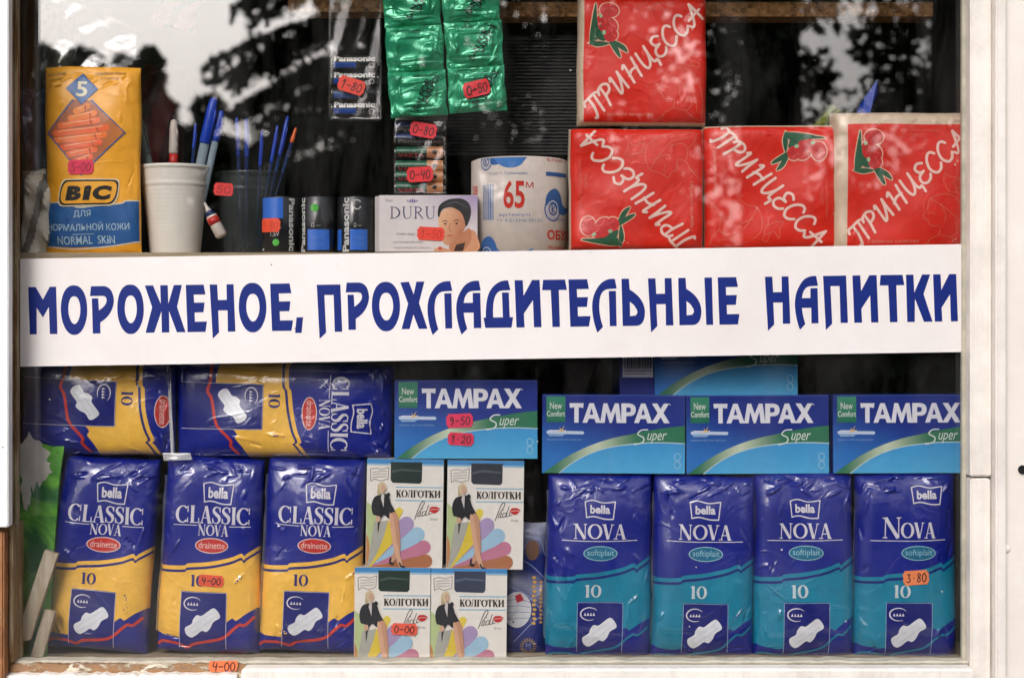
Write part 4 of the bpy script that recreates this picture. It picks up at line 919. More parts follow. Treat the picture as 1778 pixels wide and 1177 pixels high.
# ------------------------------------------------------------------ napkin packs
def napkin_art(rot, hw, hh):
    a = Art(); e, f = hw, hh; red = (220, 30, 2); pk_ = (240, 204, 190); thin = (216, 108, 84)
    a.poly(qpath([(-e+3, -f), (e-3, -f), ('q', (e, -f), (e, -f+3)), (e, f-3), ('q', (e, f), (e-3, f)), (-e+3, f), ('q', (-e, f), (-e, f-3)), (-e, -f+3), ('q', (-e, -f), (-e+3, -f))]), red, 1)
    a.at(0, 0, rot)
    M0 = a.M
    a.at(0, 0, rot-43.5); script_word(a, 'ПРИНЦЕССА', -132, 16, 35, 4.6, pk_, 4, length=262)
    ra = math.radians(rot); a.at(-70*math.cos(ra)+52*math.sin(ra), -70*math.sin(ra)-52*math.cos(ra), rot-8, .8)
    leafs = [[(-36, 26), (-32, -4), (-13, -60), (-15, -24), (-16, 14)], [(-40, 24), (-20, 34), (6, 31), (-16, 23)], [(4, 26), (18, 58), (26, 64), (22, 42), (10, 24)], [(16, 26), (36, 40), (42, 56), (32, 50), (14, 34)], [(-24, 10), (-14, -18), (4, 0), (-4, 24)]]
    fl_ = [(14, -40, 22, 16, 10), (6, -8, 24, 18, 30), (10, 14, 16, 14, 0), (-4, -22, 12, 12, 0)]
    for L_ in leafs: a.stroke(L_+[L_[0]], 4.4, (226, 178, 150), 2)
    for x_, y_, rx, ry, ro in fl_: a.ell(x_, y_, rx*.95+3, ry+3, (228, 168, 146), 2, ro, 14)
    for L_ in leafs: a.poly(catmull(L_, 4, True), (28, 88, 58), 3)
    for x_, y_, rx, ry, ro in fl_:
        a.ell(x_, y_, rx*.95, ry, (206, 34, 34), 4, ro, 14)
        a.stroke([(x_-rx*.6, y_+ry*.3), (x_, y_-ry*.2), (x_+rx*.5, y_-ry*.6)], 1.2, (130, 12, 22), 5); a.stroke([(x_-rx*.2, y_+ry*.7), (x_+2, y_)], 1.1, (130, 12, 22), 5); a.stroke([(x_+rx*.2, y_-ry*.8), (x_+rx*.3, y_-ry*.1), (x_+rx*.7, y_+ry*.3)], 1, (236, 120, 110), 5)
    a.ell(-6, -30, 3.6, 4.6, (160, 190, 150), 6); a.ell(-4, 6, 4, 5, (160, 190, 150), 6)
    a.at(0, 0, rot)
    # faint line drawing of a lady in a bonnet
    for P in ([(30, 104), (34, 92), (48, 84), (50, 70), (34, 68), (28, 58), (20, 54), (28, 40), (34, 22), (56, 14), (76, 18), (90, 34)], [(34, 22), (62, 40), (84, 62), (90, 90)], [(50, 84), (70, 88), (80, 78), (76, 60)], [(28, 48), (36, 46), (42, 50)], [(70, 88), (84, 100), (98, 104)], [(34, 92), (20, 106)], [(60, -6), (66, 8), (80, 10), (76, -6), (88, -14), (70, -16), (60, -22), (58, -6)], [(80, 2), (92, 6), (90, 14), (80, 10)], [(52, 30), (60, 50), (58, 62)], [(92, 40), (100, 70), (98, 100)]):
        a.stroke([(x_, y_) for x_, y_ in P], 1.0, thin, 3)
    a.text('Гарантия качества', -72, 91, 14, 99, (222, 130, 112), 3)
    a.text('Салфетки бумажные', -38, -101, 52, -95, (214, 96, 80), 3); a.text('"ЛЮКС"', 0, -92, 30, -86, (214, 96, 80), 3)
    return a
def napkin_pack(label, cx, cy, hw, hh, rot, art_rot, seed, Y, base, px0, py0, pw, ph, T=.02):
    pk = Pack(cx, cy, hw, hh, rot, Y, T, .025, seed, p=14, q=2.6, wob=.006, creases=18, amp=.0005, puff=.0018)
    root = thing('napkin_pack', label, 'paper napkins', W(cx, base, Y+T), 'red packs of paper napkins')
    tc = lin((214, 192, 166)); pk.body('tissue_stack', root, M['film_soft'], lambda u, v: np.tile(np.array(tc), (len(u), 1)), 50, 50)
    a = napkin_art(art_rot, pw/2, ph/2)
    def fn(u, v, z): return pk(u+px0, v+py0, z)
    a.build('printed_front', fn, root, M['film_soft'], pk.gu-px0, pk.gv-py0)
napkin_pack('red napkin pack on top of the others, word rising to the right', 1116, 104, 113, 112, .3, 0, 31, .034, 217, 4.5, 0, 213, 215)
napkin_pack('red napkin pack with its flowers at lower left, leftmost in the lower row', 1106, 328, 118, 107, 0, -90, 32, .032, 438, 0, 1, 229, 212)
napkin_pack('red napkin pack with its flowers at upper right, middle of the lower row', 1342, 325, 118, 110, -.5, 90, 33, .034, 438, -5, 2, 224, 214)
napkin_pack('red napkin pack farthest right with thick tissue edge above its print', 1570, 316, 121, 124, -.3, 0, 34, .028, 441, 10, 8, 216, 217, T=.024)

# ------------------------------------------------------------------ toilet roll
root = thing('toilet_roll', 'white toilet roll wrapped in paper printed with blue waves and 65 m', 'toilet roll', W(904, 441, .08))
R = 87; cyl = Cyl(903, 355, R, .035); kk = S*(1+.035/D); c0 = W(903, 355, .035); yc = .035+R*kk
prof = [(.012, W(0, 442, .035).z), (R*kk-.003, W(0, 442, .035).z), (R*kk, W(0, 438, .035).z), (R*kk, W(0, 273, .035).z), (R*kk-.004, W(0, 270, .035).z), (.018, W(0, 271, .035).z), (.018, W(0, 300, .035).z)]
setink(mesh_obj('paper_wrap', lathe(prof, (c0.x, yc), 64), M['paper'], root, True), (206, 194, 184))
a = Art(); bl, rd = (52, 96, 160), (196, 48, 36)
def ux(px): return R*math.asin(max(-1, min(1, (px-903)/R)))
def swirl(x, y, s_, full=True):
    a.poly(qpath([(x-16*s_, y+4*s_), ('q', (x-18*s_, y-20*s_), (x+2*s_, y-24*s_)), ('q', (x+14*s_, y-24*s_), (x+20*s_, y-4*s_)), ('q', (x+24*s_, y+8*s_), (x+50*s_, y+2*s_)), ('q', (x+30*s_, y+20*s_), (x+12*s_, y+14*s_)), ('q', (x+2*s_, y-10*s_), (x-16*s_, y+4*s_))]), bl, 1)
    for r_ in (17, 12.5, 8.5): a.stroke([(x-2*s_+r_*s_*math.cos(t)*.9, y+8*s_+r_*s_*math.sin(t)) for t in np.linspace(0, 6.28, 20)[:-1]], 2*s_, bl if r_ != 12.5 else (190, 196, 210), 3, closed=True)
    a.stroke([(x-4*s_, y+2*s_), (x-4*s_, y+14*s_)], 2.2*s_, bl, 4, False); a.stroke([(x+3*s_, y+2*s_), (x-3*s_, y+8*s_), (x+3*s_, y+14*s_)], 2*s_, bl, 4, False)
swirl(ux(845), -82, .8)
a.poly(qpath([(ux(856), -84), ('q', (ux(868), -62), (ux(890), -64)), ('q', (ux(906), -66), (ux(910), -76)), (ux(917), -84)]), (70, 122, 188), 1)
swirl(ux(962), -2, 1.15); swirl(ux(846), 78, 1.0)
a.poly(qpath([(ux(858), 84), (ux(892), 80), ('q', (ux(910), 86), (ux(928), 74)), (ux(920), 84)]), (70, 122, 188), 1)
a.text('65', ux(874), -42, ux(911), 7, rd, 2, .02); a.text('М', ux(913), -39, ux(926), -29, rd, 2)
x = ux(839)
for i in range(9): q = random.Random(i).choice((1, 1.6, 2.4)); a.rect(x, -36, x+q, 26, (90, 120, 170), 2); x += q+1.3
a.text('ОВ', ux(820), -36, ux(829), -20, rd, 2, .02); a.text('БУМАГА', ux(950), -84, ux(984), -77, rd, 2)
a.text('ТОО г.Туймазы', ux(848), -57, ux(916), -51, (110, 130, 170), 2); a.rect(ux(948), -58, ux(984), -51, bl, 2)
a.text('артикул', ux(866), 16, ux(920), 22, (110, 130, 170), 2); a.text('ТУ 9-212345-90121', ux(862), 25, ux(940), 30, (110, 130, 170), 2); a.text('г. тираж', ux(954), 22, ux(982), 28, (110, 130, 170), 2)
a.text('ОБУХОВ', ux(950), 43, ux(992)+12, 60, rd, 3, .03); a.text('бумага', ux(952), 70, ux(984), 78, rd, 2)
a.build('printed_band', cyl, root, M['paper'], np.arange(-130, 131, 5), None, clipx=(-R*1.5, R*1.5), clipy=(-82, 84))

# ------------------------------------------------------------------ soap box
root = thing('soap_box', 'white and lilac soap box with a dark haired woman and a red price sticker', 'soap', W(740, 440, .06))
setink(mesh_obj('carton', box_px(657, 339, 829, 438, .040, .036, .0008), M['gloss_card'], root), (206, 198, 200))
a = Art().at(0, 0)
a.add([(1, 1), (171, 1), (171, 98), (1, 98)], [(0, 1, 2, 3)], lambda x, y: C3((220, 212, 210), (164, 140, 186), np.clip((x-60)/110, 0, 1)*np.clip(1-y/60, 0, 1)), 1)
a.serif('DURU', 18, 20, 98, 41, (52, 48, 96), 3, heavy=1.0)
for dx in (-8, -4, 0, 4, 8): a.poly([(58+dx*.2, 14), (58+dx-1.6, 9-abs(dx)*-.2), (58+dx*1.1, 5+abs(dx)*.35), (58+dx+1.6, 9+abs(dx)*.2)], (116, 88, 160), 3)
a.text('New', 11, 6, 24, 12, (150, 140, 160), 3)
a.text('cream soap', 30, 66, 62, 71, (150, 140, 150), 3); a.text('увлажняющее', 24, 80, 76, 84, (150, 140, 150), 3); a.text('туалетное мыло', 26, 90, 90, 94, (150, 140, 150), 3)
sk, sk2, hr = (214, 152, 112), (190, 124, 88), (26, 22, 28)
a.poly(catmull([(98, 97.5), (106, 90), (122, 94), (136, 88), (146, 70), (160, 60), (170, 70), (170, 97.5)], 4, True), sk, 2)
a.poly(catmull([(122, 88), (144, 66), (158, 58), (160, 78), (146, 96), (128, 97)], 4, True), sk2, 3)
a.poly(catmull([(104, 36), (104, 52), (107, 72), (116, 86), (128, 84), (142, 70), (152, 48), (146, 28), (120, 22)], 4, True), lambda x, y: C3((232, 180, 140), (184, 118, 82), (x-104)/44+(y-50)/120), 4)
a.poly(catmull([(102, 34), (105, 18), (120, 8), (142, 6), (156, 14), (160, 30), (156, 46), (151, 54), (148, 42), (142, 30), (126, 21), (110, 25), (105, 38)], 4, True), hr, 5)
a.stroke([(112, 20), (132, 12), (154, 22)], [.6, 1.6, .6], (92, 90, 104), 6)
a.stroke([(109, 46), (115, 44.5), (120, 46.5)], [.5, 1.5, .8], (92, 58, 46), 6); a.stroke([(129, 45), (136, 43), (142, 45.5)], [.8, 1.5, .5], (92, 58, 46), 6); a.ell(115, 50, 2.4, 1.3, (50, 36, 34), 6); a.ell(135, 49, 2.4, 1.3, (50, 36, 34), 6)
a.stroke([(124, 50), (122, 60), (126, 62)], 1.2, (176, 110, 84), 6); a.stroke([(117, 71), (123, 70), (129, 71)], [.6, 2.6, .6], (190, 84, 76), 6)
a.poly([(134, 86), (150, 82), (146, 97), (130, 97)], (60, 34, 30), 5); a.ell(106, 92, 3, 3, (206, 60, 40), 5)
fl = Flat(658, 339, .0398); a.build('printed_front', fl, root, M['gloss_card'], np.arange(8, 170, 12), np.arange(8, 98, 12), custom=False)
sticker(root, fl, 90, 67, 48, 23, 3, '1-50', (236, 64, 40), (196, 40, 30))
bm = box_px(651, 341, 657.6, 438, .042, .03, .0006); setink(mesh_obj('end_flap', bm, M['gloss_card'], root), (190, 182, 182))

# ------------------------------------------------------------------ razor pack
root = thing('razor_pack', 'tall orange and blue bag of disposable razors with a pink price sticker', 'razor pack', W(161, 442, .05))
pk = Pack(157, 277.5, 83, 164, -.4, .030, .013, .012, 41, p=4, q=2, creases=26, amp=.0008, wob=.014, puff=.0016)
oc = lin((252, 176, 36)); pk.body('wrapper', root, M['film_soft'], lambda u, v: np.tile(np.array(oc), (len(u), 1)), 46, 80)
a = Art().at(-82, -163); og = (252, 178, 44); bb = (28, 92, 158)
a.poly(qpath([(2, 238), (40, 237), ('q', (60, 246), (90, 244)), (134, 240), ('q', (142, 234), (163, 236)), (163, 306), (100, 314), (2, 312)]), bb, 1)
a.stroke([(2, 237), (40, 236), (60, 245), (90, 243), (134, 239), (142, 235), (163, 235)], 2.2, (228, 220, 200), 2); a.stroke([(2, 313), (60, 316), (100, 314), (163, 307)], 2.2, (228, 220, 200), 2)
dia = [(67, 58), (145, 116), (67, 196), (5, 116)]
a.poly([(52, 60), (84, 60), (141, 116), (67, 190), (8, 116)], lambda x, y: C3((176, 96, 50), (236, 150, 60), (x-10)/90), 2)
r_ = random.Random(5)
for i in range(8):
    y_ = 74+i*12.5; hw_ = (59*(y_-56)/60 if y_ < 116 else 59*(190-y_)/74)-9
    hw_ = max(10, min(hw_, 46)); m_ = 67+r_.uniform(-3, 3)
    a.stroke([(m_-hw_, y_+5), (m_, y_+r_.uniform(-2, 2)), (m_+hw_*.92, y_-4)], 11, (250, 118+r_.randint(-22, 22), 36), 3); a.stroke([(m_-hw_*.9, y_+3), (m_, y_-2), (m_+hw_*.8, y_-6)], 1.3, (252, 190, 140), 4)
    a.stroke([(m_+hw_*.55, y_-4), (m_+hw_*.62, y_+3)], 3, (190, 70, 20), 4, False)
for L_ in ([(52, 60), (8, 116), (67, 190), (141, 116), (84, 60)],): a.stroke(L_, 2.6, bb, 5, False)
a.poly([(67, 12), (95, 40), (67, 68), (39, 40)], bb, 6); a.text('5', 57, 27, 76, 54, (236, 226, 190), 7, .02)
a.text('sensitive', 6, 9, 36, 17, (120, 90, 30), 3, shear=.2); a.text('shaver', 10, 19, 34, 26, (120, 90, 30), 3, shear=.2); a.text('СТАНКИ', 98, 19, 130, 24, (130, 100, 40), 3); a.text('одноразовые', 88, 10, 142, 16, (130, 100, 40), 3)
def lozenge(x0_, y0_, x1_, y1_, sh): 
    return qpath([(x0_+12+sh, y0_), (x1_-10+sh, y0_), ('q', (x1_+sh, y0_), (x1_+sh-2, y0_+12)), ('q', (x1_, y1_), (x1_-16, y1_)), (x0_+10, y1_), ('q', (x0_, y1_), (x0_+1, y1_-12)), ('q', (x0_+4, y0_), (x0_+12+sh, y0_))])
a.poly(lozenge(24, 196, 130, 243, 4), (236, 222, 180), 7); a.poly(lozenge(26, 198, 128, 241, 4), (24, 18, 16), 8); a.poly(lozenge(29, 201, 125, 238, 4), og, 9)
for ch, x_, wd in (('B', 38, 27), ('i', 68, 13), ('C', 84, 31)): a.text(ch, x_, 208, x_+wd, 233, (20, 16, 16), 10, .07, shear=.22)
lt = (176, 206, 220)
a.text('ДЛЯ', 52, 250, 82, 263, lt, 4, .005); a.text('НОРМАЛЬНОЙ КОЖИ', 5, 270, 148, 285, lt, 4, .005); a.stroke([(50, 291), (86, 291)], 1, lt, 4, False); a.text('NORMAL  SKIN', 22, 294, 122, 308, lt, 4, .005)
a.build('printed_front', pk, root, M['film_soft'], pk.gu, pk.gv)
sticker(root, pk, -16, 13, 46, 25, 0, '5-00', (236, 44, 84), (150, 20, 60), gx=pk.gu[::2], gy=pk.gv[::2])
# clear header of the bag rising above the print
def sheet(name, pts4, Y, nx, ny, amp, seed, mat, parent, curl=0):
    """thin crumpled film between four photo points (tl, tr, br, bl), as a closed two-skin sheet"""
    r = random.Random(seed); ph = [r.uniform(0, 6.28) for _ in range(6)]; bm = bmesh.new(); G = []
    for s_ in (0, 1):
        g_ = []
        for j in range(ny+1):
            row = []
            for i in range(nx+1):
                u_, v_ = i/nx, j/ny
                px = (pts4[0][0]*(1-u_)+pts4[1][0]*u_)*(1-v_)+(pts4[3][0]*(1-u_)+pts4[2][0]*u_)*v_
                py = (pts4[0][1]*(1-u_)+pts4[1][1]*u_)*(1-v_)+(pts4[3][1]*(1-u_)+pts4[2][1]*u_)*v_
                d = amp*(math.sin(u_*7+ph[0]+v_*3)+.7*math.sin(v_*9+ph[1]-u_*5)+.5*math.sin(u_*17+v_*13+ph[2])+.35*abs(math.sin(u_*11-v_*19+ph[3])))
                row.append(bm.verts.new(W(px, py, Y)+Vector((0, d+curl*(u_-.5)**2+s_*.0006, 0))))
            g_.append(row)
        G.append(g_)
        for j in range(ny):
            for i in range(nx): q = (g_[j][i], g_[j][i+1], g_[j+1][i+1], g_[j+1][i]); bm.faces.new(q if s_ else q[::-1])
    a_, b_ = G
    ring = [(0, i) for i in range(nx)]+[(j, nx) for j in range(ny)]+[(ny, i) for i in range(nx, 0, -1)]+[(j, 0) for j in range(ny, 0, -1)]
    for (j, i), (j2, i2) in zip(ring, ring[1:]+ring[:1]): bm.faces.new((a_[j][i], a_[j2][i2], b_[j2][i2], b_[j][i]))
    return mesh_obj(name, bm, mat, parent, True)
sheet('clear_header', [(56, -30), (238, 50), (241, 122), (80, 120)], .045, 30, 22, .0014, 3, M['film_clear'], root)

# ------------------------------------------------------------------ cups and pens
def cup(name, label, cx, topy, boty, rt, rb, Y, mat, ribs=True):
    k = S*(1+Y/D); c = W(cx, boty, Y); yc = Y+rt*k; zt, zb = W(0, topy, Y).z, W(0, boty, Y).z
    c.x = W(cx, boty, yc).x; rt, rb = rt*1.035, rb*1.035; root = thing(name, label, 'cup', (c.x, yc, zb)); H = zt-zb; prof = [(.0005, zb+.001), (rb*k*.93, zb+.001), (rb*k*.97, zb), (rb*k, zb+.002)]
    n = 58
    for i in range(1, n):
        t = i/n; r_ = rb+(rt-rb)*t**1.15; rr = r_*k+(.00016*math.sin(i*2.2) if ribs and .12 < t < .78 else 0)
        if .80 < t < .83: rr += .0006
        prof.append((rr, zb+.002+(H-.006)*t))
    prof += [(rt*k, zt-.004), (rt*k+.0012, zt-.003), (rt*k+.0013, zt-.0008), (rt*k, zt), (rt*k-.0012, zt-.0008), (rt*k-.0016, zt-.006), (rb*k-.001, zb+.003)]
    mesh_obj('cup_wall', lathe(prof, (c.x, yc), 56), mat, root, True); return root, yc
cupw, ycw = cup('plastic_cup', 'white ribbed plastic cup holding several pens', 304, 283, 441, 58.5, 43, .040, M['cup'])
cupd, ycd = cup('plastic_cup', 'dark see-through plastic cup holding a bunch of blue pens', 436, 295, 441, 59, 46, .075, M['smoke_cup'], False)
def pen(label, base, top, r_px, body, cap, ybase, ytop, capfrac=.35, tip=None, tipfrac=.12):
    a_, b_ = W(base[0], base[1], ybase), W(top[0], top[1], ytop); L = b_-a_; k = S*1.04
    root = thing('pen', label, 'pen', a_)
    m_ = a_+L*(1-capfrac); r_ = r_px*k
    mesh_obj('barrel', tube([a_, a_+L*.02, m_], [r_*.5, r_*.85, r_*.85], 10), body, root, True)
    mesh_obj('cap', tube([m_-L*.005, m_+L*.01, a_+L*.93, a_+L*.985, b_], [r_*.9, r_, r_*.88, r_*.66, r_*.3], 12), cap, root, True)
    n_ = L.normalized(); o_ = Vector((r_*.9, -r_*.55, 0))
    mesh_obj('clip', tube([m_+L*.03+o_, a_+L*.9+o_*1.02, a_+L*.93+o_*.6], [r_*.2, r_*.24, r_*.2], 6), cap, root, True)
    if tip: mesh_obj('band', tube([m_-L*tipfrac, m_-L*.006], [r_*.93, r_*.93], 12), tip, root, True)
    return root
pen('thick blue capped pen leaning right in the white cup', (318, 430), (372, 170), 10, M['pen_clear'], M['cap_blue'], ycw, ycw-.008, .30)
pen('slimmer blue capped pen leaning farthest right in the white cup', (334, 430), (385, 192), 7.5, M['pen_clear'], M['cap_blue'], ycw, ycw-.004, .22)
pen('white felt pen with red band standing upright in the white cup', (300, 432), (302, 208), 8.5, M['offwhite'], M['offwhite'], ycw+.008, ycw+.005, .26, M['redpl'], .12)
pen('grey marker leaning left out of the white cup', (290, 430), (238, 196), 9, M['grey'], M['grey'], ycw-.006, ycw-.014, .3)
pen('thin dark pen behind the two blue ones in the white cup', (322, 432), (340, 214), 3.4, M['pen_dark'], M['cap_blue'], ycw+.016, ycw+.02, .2)
for i, (bx_, tx, ty, r_, lb) in enumerate([(420, 411, 204, 4, 'leftmost slim blue pen in the dark cup'), (428, 428, 206, 4.5, 'second slim blue pen in the dark cup'), (444, 455, 226, 3.4, 'short dark blue pen in the middle of the dark cup'), (450, 500, 202, 4.4, 'blue pen leaning right in the dark cup'), (446, 482, 218, 3.6, 'thin blue pen between the leaning ones in the dark cup'), (452, 514, 222, 3.8, 'pen with an orange tip leaning farthest right in the dark cup')]):
    pen(lb, (bx_, 430), (tx, ty), r_, M['pen_dark'], M['orange'] if i == 5 else M['cap_blue'], ycd+.004*(i % 3)-.004, ycd+.01*(i % 2), .3 if i != 5 else .12)
# small label tags hanging between the cups
root = thing('price_tag', 'small red price tag between the two cups', 'price tag', W(388, 340, .03))
sticker(root, Flat(0, 0, .030), 388, 329, 34, 22, 4, '50', (226, 48, 44), (150, 20, 30), layer=1)
root = thing('glue_bottle', 'small white bottle of glue with red label slanting down right of the white cup', 'glue', W(380, 412, .03))
p0, p1 = W(362, 366, .036), W(384, 408, .036)
mesh_obj('bottle', tube([W(355, 352, .036), W(359, 360, .036), p0, p0+(p1-p0)*.25, p1, p1+(p1-p0)*.08], [.0010, .0016, .0030, .0055, .0060, .004], 16), M['offwhite'], root, True)
mesh_obj('label', tube([p0+(p1-p0)*.28, p0+(p1-p0)*.55], [.0058, .0061], 16), M['redpl'], root, True)
mesh_obj('stripe', tube([p0+(p1-p0)*.02, p0+(p1-p0)*.2], [.0035, .0052], 16), M['pen_dark'], root, True)

# ------------------------------------------------------------------ batteries
def battery(parent, name, label, cx, cy, r, half, Y, axis, art, base=(22, 24, 28), cat=True, grp=None):
    k = S*(1+Y/D); rr = r*k
    if parent is None:
        low = cy+half if axis == 'z' else cy+r
        root = thing(name, label, 'battery', W(cx, low, Y+rr), grp)
    else: root = bpy.data.objects.new(name, None); COL.objects.link(root); root.parent = parent
    c = W(cx, cy, Y); yc = Y+rr
    d = Vector((0, 0, 1)) if axis == 'z' else Vector((1, 0, 0)); L = half*k; c = Vector((c.x, yc, c.z))
    def part(n_, ts, rs, mat, ink=None):
        bm = tube([c+d*t for t in ts], rs, 36); o = mesh_obj(n_, bm, mat, root if parent is None else parent, True)
        if ink: setink(o, ink)
        return o
    part('jacket', [-L+.0008, -L+.0012, L-.0016, L-.0012], [rr-.0004, rr, rr, rr-.0004], M['battery'], base)
    part('terminal', [-L, -L+.0009], [rr*.82, rr*.82], M['chrome']); part('terminal', [L-.0013, L, L+.0012], [rr*.8, rr*.34, rr*.32], M['chrome'])
    cyl = Cyl(cx, cy, r, Y, axis)
    a = Art(); art(a, r, half)
    a.build('printed_band', cyl, root if parent is None else parent, M['battery'], np.arange(-r*1.5, r*1.5, 3) if axis == 'z' else None, np.arange(-r*1.5, r*1.5, 3) if axis == 'x' else None)
    if parent is not None: bpy.data.objects.remove(root)
    return root
def vtext(a, t, cx, cy, L, h, rot, col, b=.03, layer=2):
    M0 = a.M; r_ = math.radians(rot); a.at(cx, cy, rot); a.text(t, -L/2, -h/2, L/2, h/2, col, layer, b); a.M = M0
wt = (196, 196, 192); pb = (48, 108, 206); gn = (70, 176, 50)
def art1(a, r, h):
    a.rect(-r*1.1, -h+4, r*.25, -h+40, pb, 1); vtext(a, 'Panasonic', r*.75, 2, 92, 12, 90, wt); a.ell(-4, h-16, 6, 6, gn, 2); a.rect(-r*1.2, 6, r*.2, 8, (90, 96, 100), 2); a.text('1.5V', -14, 14, 2, 22, wt, 2)
def art2(a, r, h):
    vtext(a, 'Panasonic', -r*.85, 2, 94, 12, -90, wt); a.rect(-r*.5, 10, r*.75, h-3, pb, 1); a.ell(-3, -h+22, 7, 7, gn, 2); a.text('General', -10, 20, 12, 27, (90, 130, 200), 2); a.text('Purpose', -10, 32, 12, 39, (90, 130, 200), 2); a.text('Ω —', -9, -1, 8, 6, wt, 2)
def art3(a, r, h):
    vtext(a, 'Panasonic', -r*.45, 2, 94, 13, -90, wt); a.rect(-r*.2, 10, r*.8, h-3, pb, 1); a.rect(-r*1.2, 10, -r*.75, h-3, pb, 1); a.text('General', 0, 20, 18, 27, (90, 130, 200), 2); a.text('Purpose', 0, 32, 18, 39, (90, 130, 200), 2); a.text('Ω —', 0, -1, 14, 6, wt, 2)
    a.stroke([(6+7*math.cos(t), -33+8*math.sin(t)) for t in np.linspace(.5, 5.6, 12)], 2, wt, 2)
GB = 'upright black batteries on the shelf'
b1 = battery(None, 'battery', 'upright black battery with red sticker, leftmost of the row beside the dark cup', 483, 388, 33, 49, .040, 'z', art1, grp=GB)
sticker(b1, Cyl(483, 388, 33, .040), -16, 3, 40, 24, 0, '1-80', (240, 84, 50), (214, 60, 40), gx=np.arange(-40, 20, 4))
b2 = battery(None, 'battery', 'upright black battery with a green dot, middle of the row', 549, 388, 32, 49, .040, 'z', art2, grp=GB)
b3 = battery(None, 'battery', 'upright black battery beside the soap box', 614, 388, 32, 49, .040, 'z', art3, grp=GB)
def art_h(a, r, h):
    a.text('Panasonic', -h+5, -r*.95, h-6, -r*.05, (200, 198, 190), 2, .04); a.rect(-h+4, r*.0+1, 2, r*.85, (34, 80, 170), 1); a.text('Ω', h-17, r*.1, h-7, r*.8, wt, 2)
hp = thing('battery_pack', 'hanging film pack of black batteries with tilted red sticker', 'batteries', W(616, 205, .05))
for i, cy_ in enumerate((108, 136, 162, 188)): battery(hp, 'battery', '', 616, cy_, 13, 41, .045, 'x', art_h if i != 2 else (lambda a, r, h: a.rect(-h+4, -2, 8, r*.7, (60, 90, 150), 1)))
sheet('clear_film', [(569, -40), (663, -40), (664, 212), (570, 210)], .0445, 20, 30, .0006, 8, M['film_clear'], hp)
sticker(hp, Flat(0, 0, .040), 610, 149, 48, 26, 17, '1-80', (236, 66, 46), layer=2)
sp = thing('battery_pack', 'column of green and copper batteries with two red stickers above the soap box', 'batteries', W(728, 338, .05))
cu_, gr_ = (196, 136, 92), (30, 92, 66)
def art_g(a, r, h): a.rect(-h+2, -r*1.1, h*.3, r*.2, gr_, 1); a.rect(h*.3, -r*1.3, h-2, r*1.3, cu_, 1); a.text('VARTA', -h+6, r*.2, h*.2, r*.95, (170, 50, 44), 2, .02); a.ell(h*.62, 0, 4, 4, (60, 50, 46), 2)
def art_k(a, r, h): a.rect(-h+2, -r*.9, 4, 0, (40, 56, 110), 1); a.text('Panasonic', -h+6, r*.15, h-8, r*.85, (120, 120, 120), 2, .02)
for cy_, ar in ((220, art_k), (240, art_k), (264, art_g), (288, art_g), (306, art_g), (325, art_g)): battery(sp, 'battery', '', 728, cy_, 10.5, 43, .050, 'x', ar, base=(20, 24, 26))
setink(mesh_obj('card', box_px(687, 188, 777, 209, .050, .002, .0003), M['card'], sp), (206, 200, 194))
sheet('clear_film', [(682, 205), (776, 206), (776, 338), (683, 337)], .0485, 18, 24, .0006, 9, M['film_clear'], sp)
sticker(sp, Flat(0, 0, .044), 735, 226, 47, 25, 10, '0-80', (226, 40, 56), layer=2)
sticker(sp, Flat(0, 0, .044), 729, 303, 46, 26, -3, '0-40', (232, 44, 52), layer=2)

# ------------------------------------------------------------------ hanging green sachets
hang = thing('sachet_strip', 'hanging double strip of shiny green sachets with a red 0-50 sticker', 'sachets', W(780, 200, .03))
gi = 0
for ci, (cx_, offs) in enumerate(((725, 0), (828, -8))):
    for ri in range(4):
        cy_ = 160-ri*79+offs*0+(-6 if ci else 2); cxx = cx_-ri*5.5
        pk = Pack(cxx, cy_, 50, 39.5, -3.5, .030, .006, .005, 60+gi, p=3, q=1.6, creases=16, amp=.0011, wob=.02, puff=.0016, cr=[(-30, -18, 30, -20, .0016, 2.6), (-30, 20, 30, 19, .0016, 2.6), (-31, -18, -30, 20, .0016, 2.6), (31, -20, 30, 19, .0016, 2.6), (-44, -30, 44, -31, .001, 2), (-44, 29, 44, 28, .001, 2)]); gi += 1
        s_ = bpy.data.objects.new('sachet', None)
        COL.objects.link(s_); s_.parent = hang
        c_ = lin((44, 168, 120)); b_ = pk.body('foil', hang, M['foil'], lambda u, v: np.tile(np.array(c_), (len(u), 1)), 46, 40)
        bpy.data.objects.remove(s_); b_.name = 'sachet'
        # raised frame of the seal and the over-print
        a = Art(); dk = (14, 40, 34)
        for q_ in ((-1.2, -28), (-1.2, 24)): a.stroke([(-40, q_[1]), (40, q_[1]+2)], 1.2, (120, 210, 170), 1)
        if gi not in (2,):
            a.at(10, 4, -62); a.text('SAN.FOR' if ri else 'SALFOR', -30, -8, 30, 3, dk, 2, .03)
            if ri < 3: a.at(26, -4, -62); a.text('SAN.POI', -26, -8, 26, 2, dk, 2, .03)
        o_ = a.build('over_print', pk, b_, M['foil'], pk.gu[::2], pk.gv[::2])
pkx = Pack(828, 154, 50, 39.5, -3.5, .028, .006, .005, 64, p=3, q=1.6)
sticker(hang, pkx, 0, 0, 47, 27, -9, '0-50', (226, 40, 52), gx=None, gy=None, layer=9)

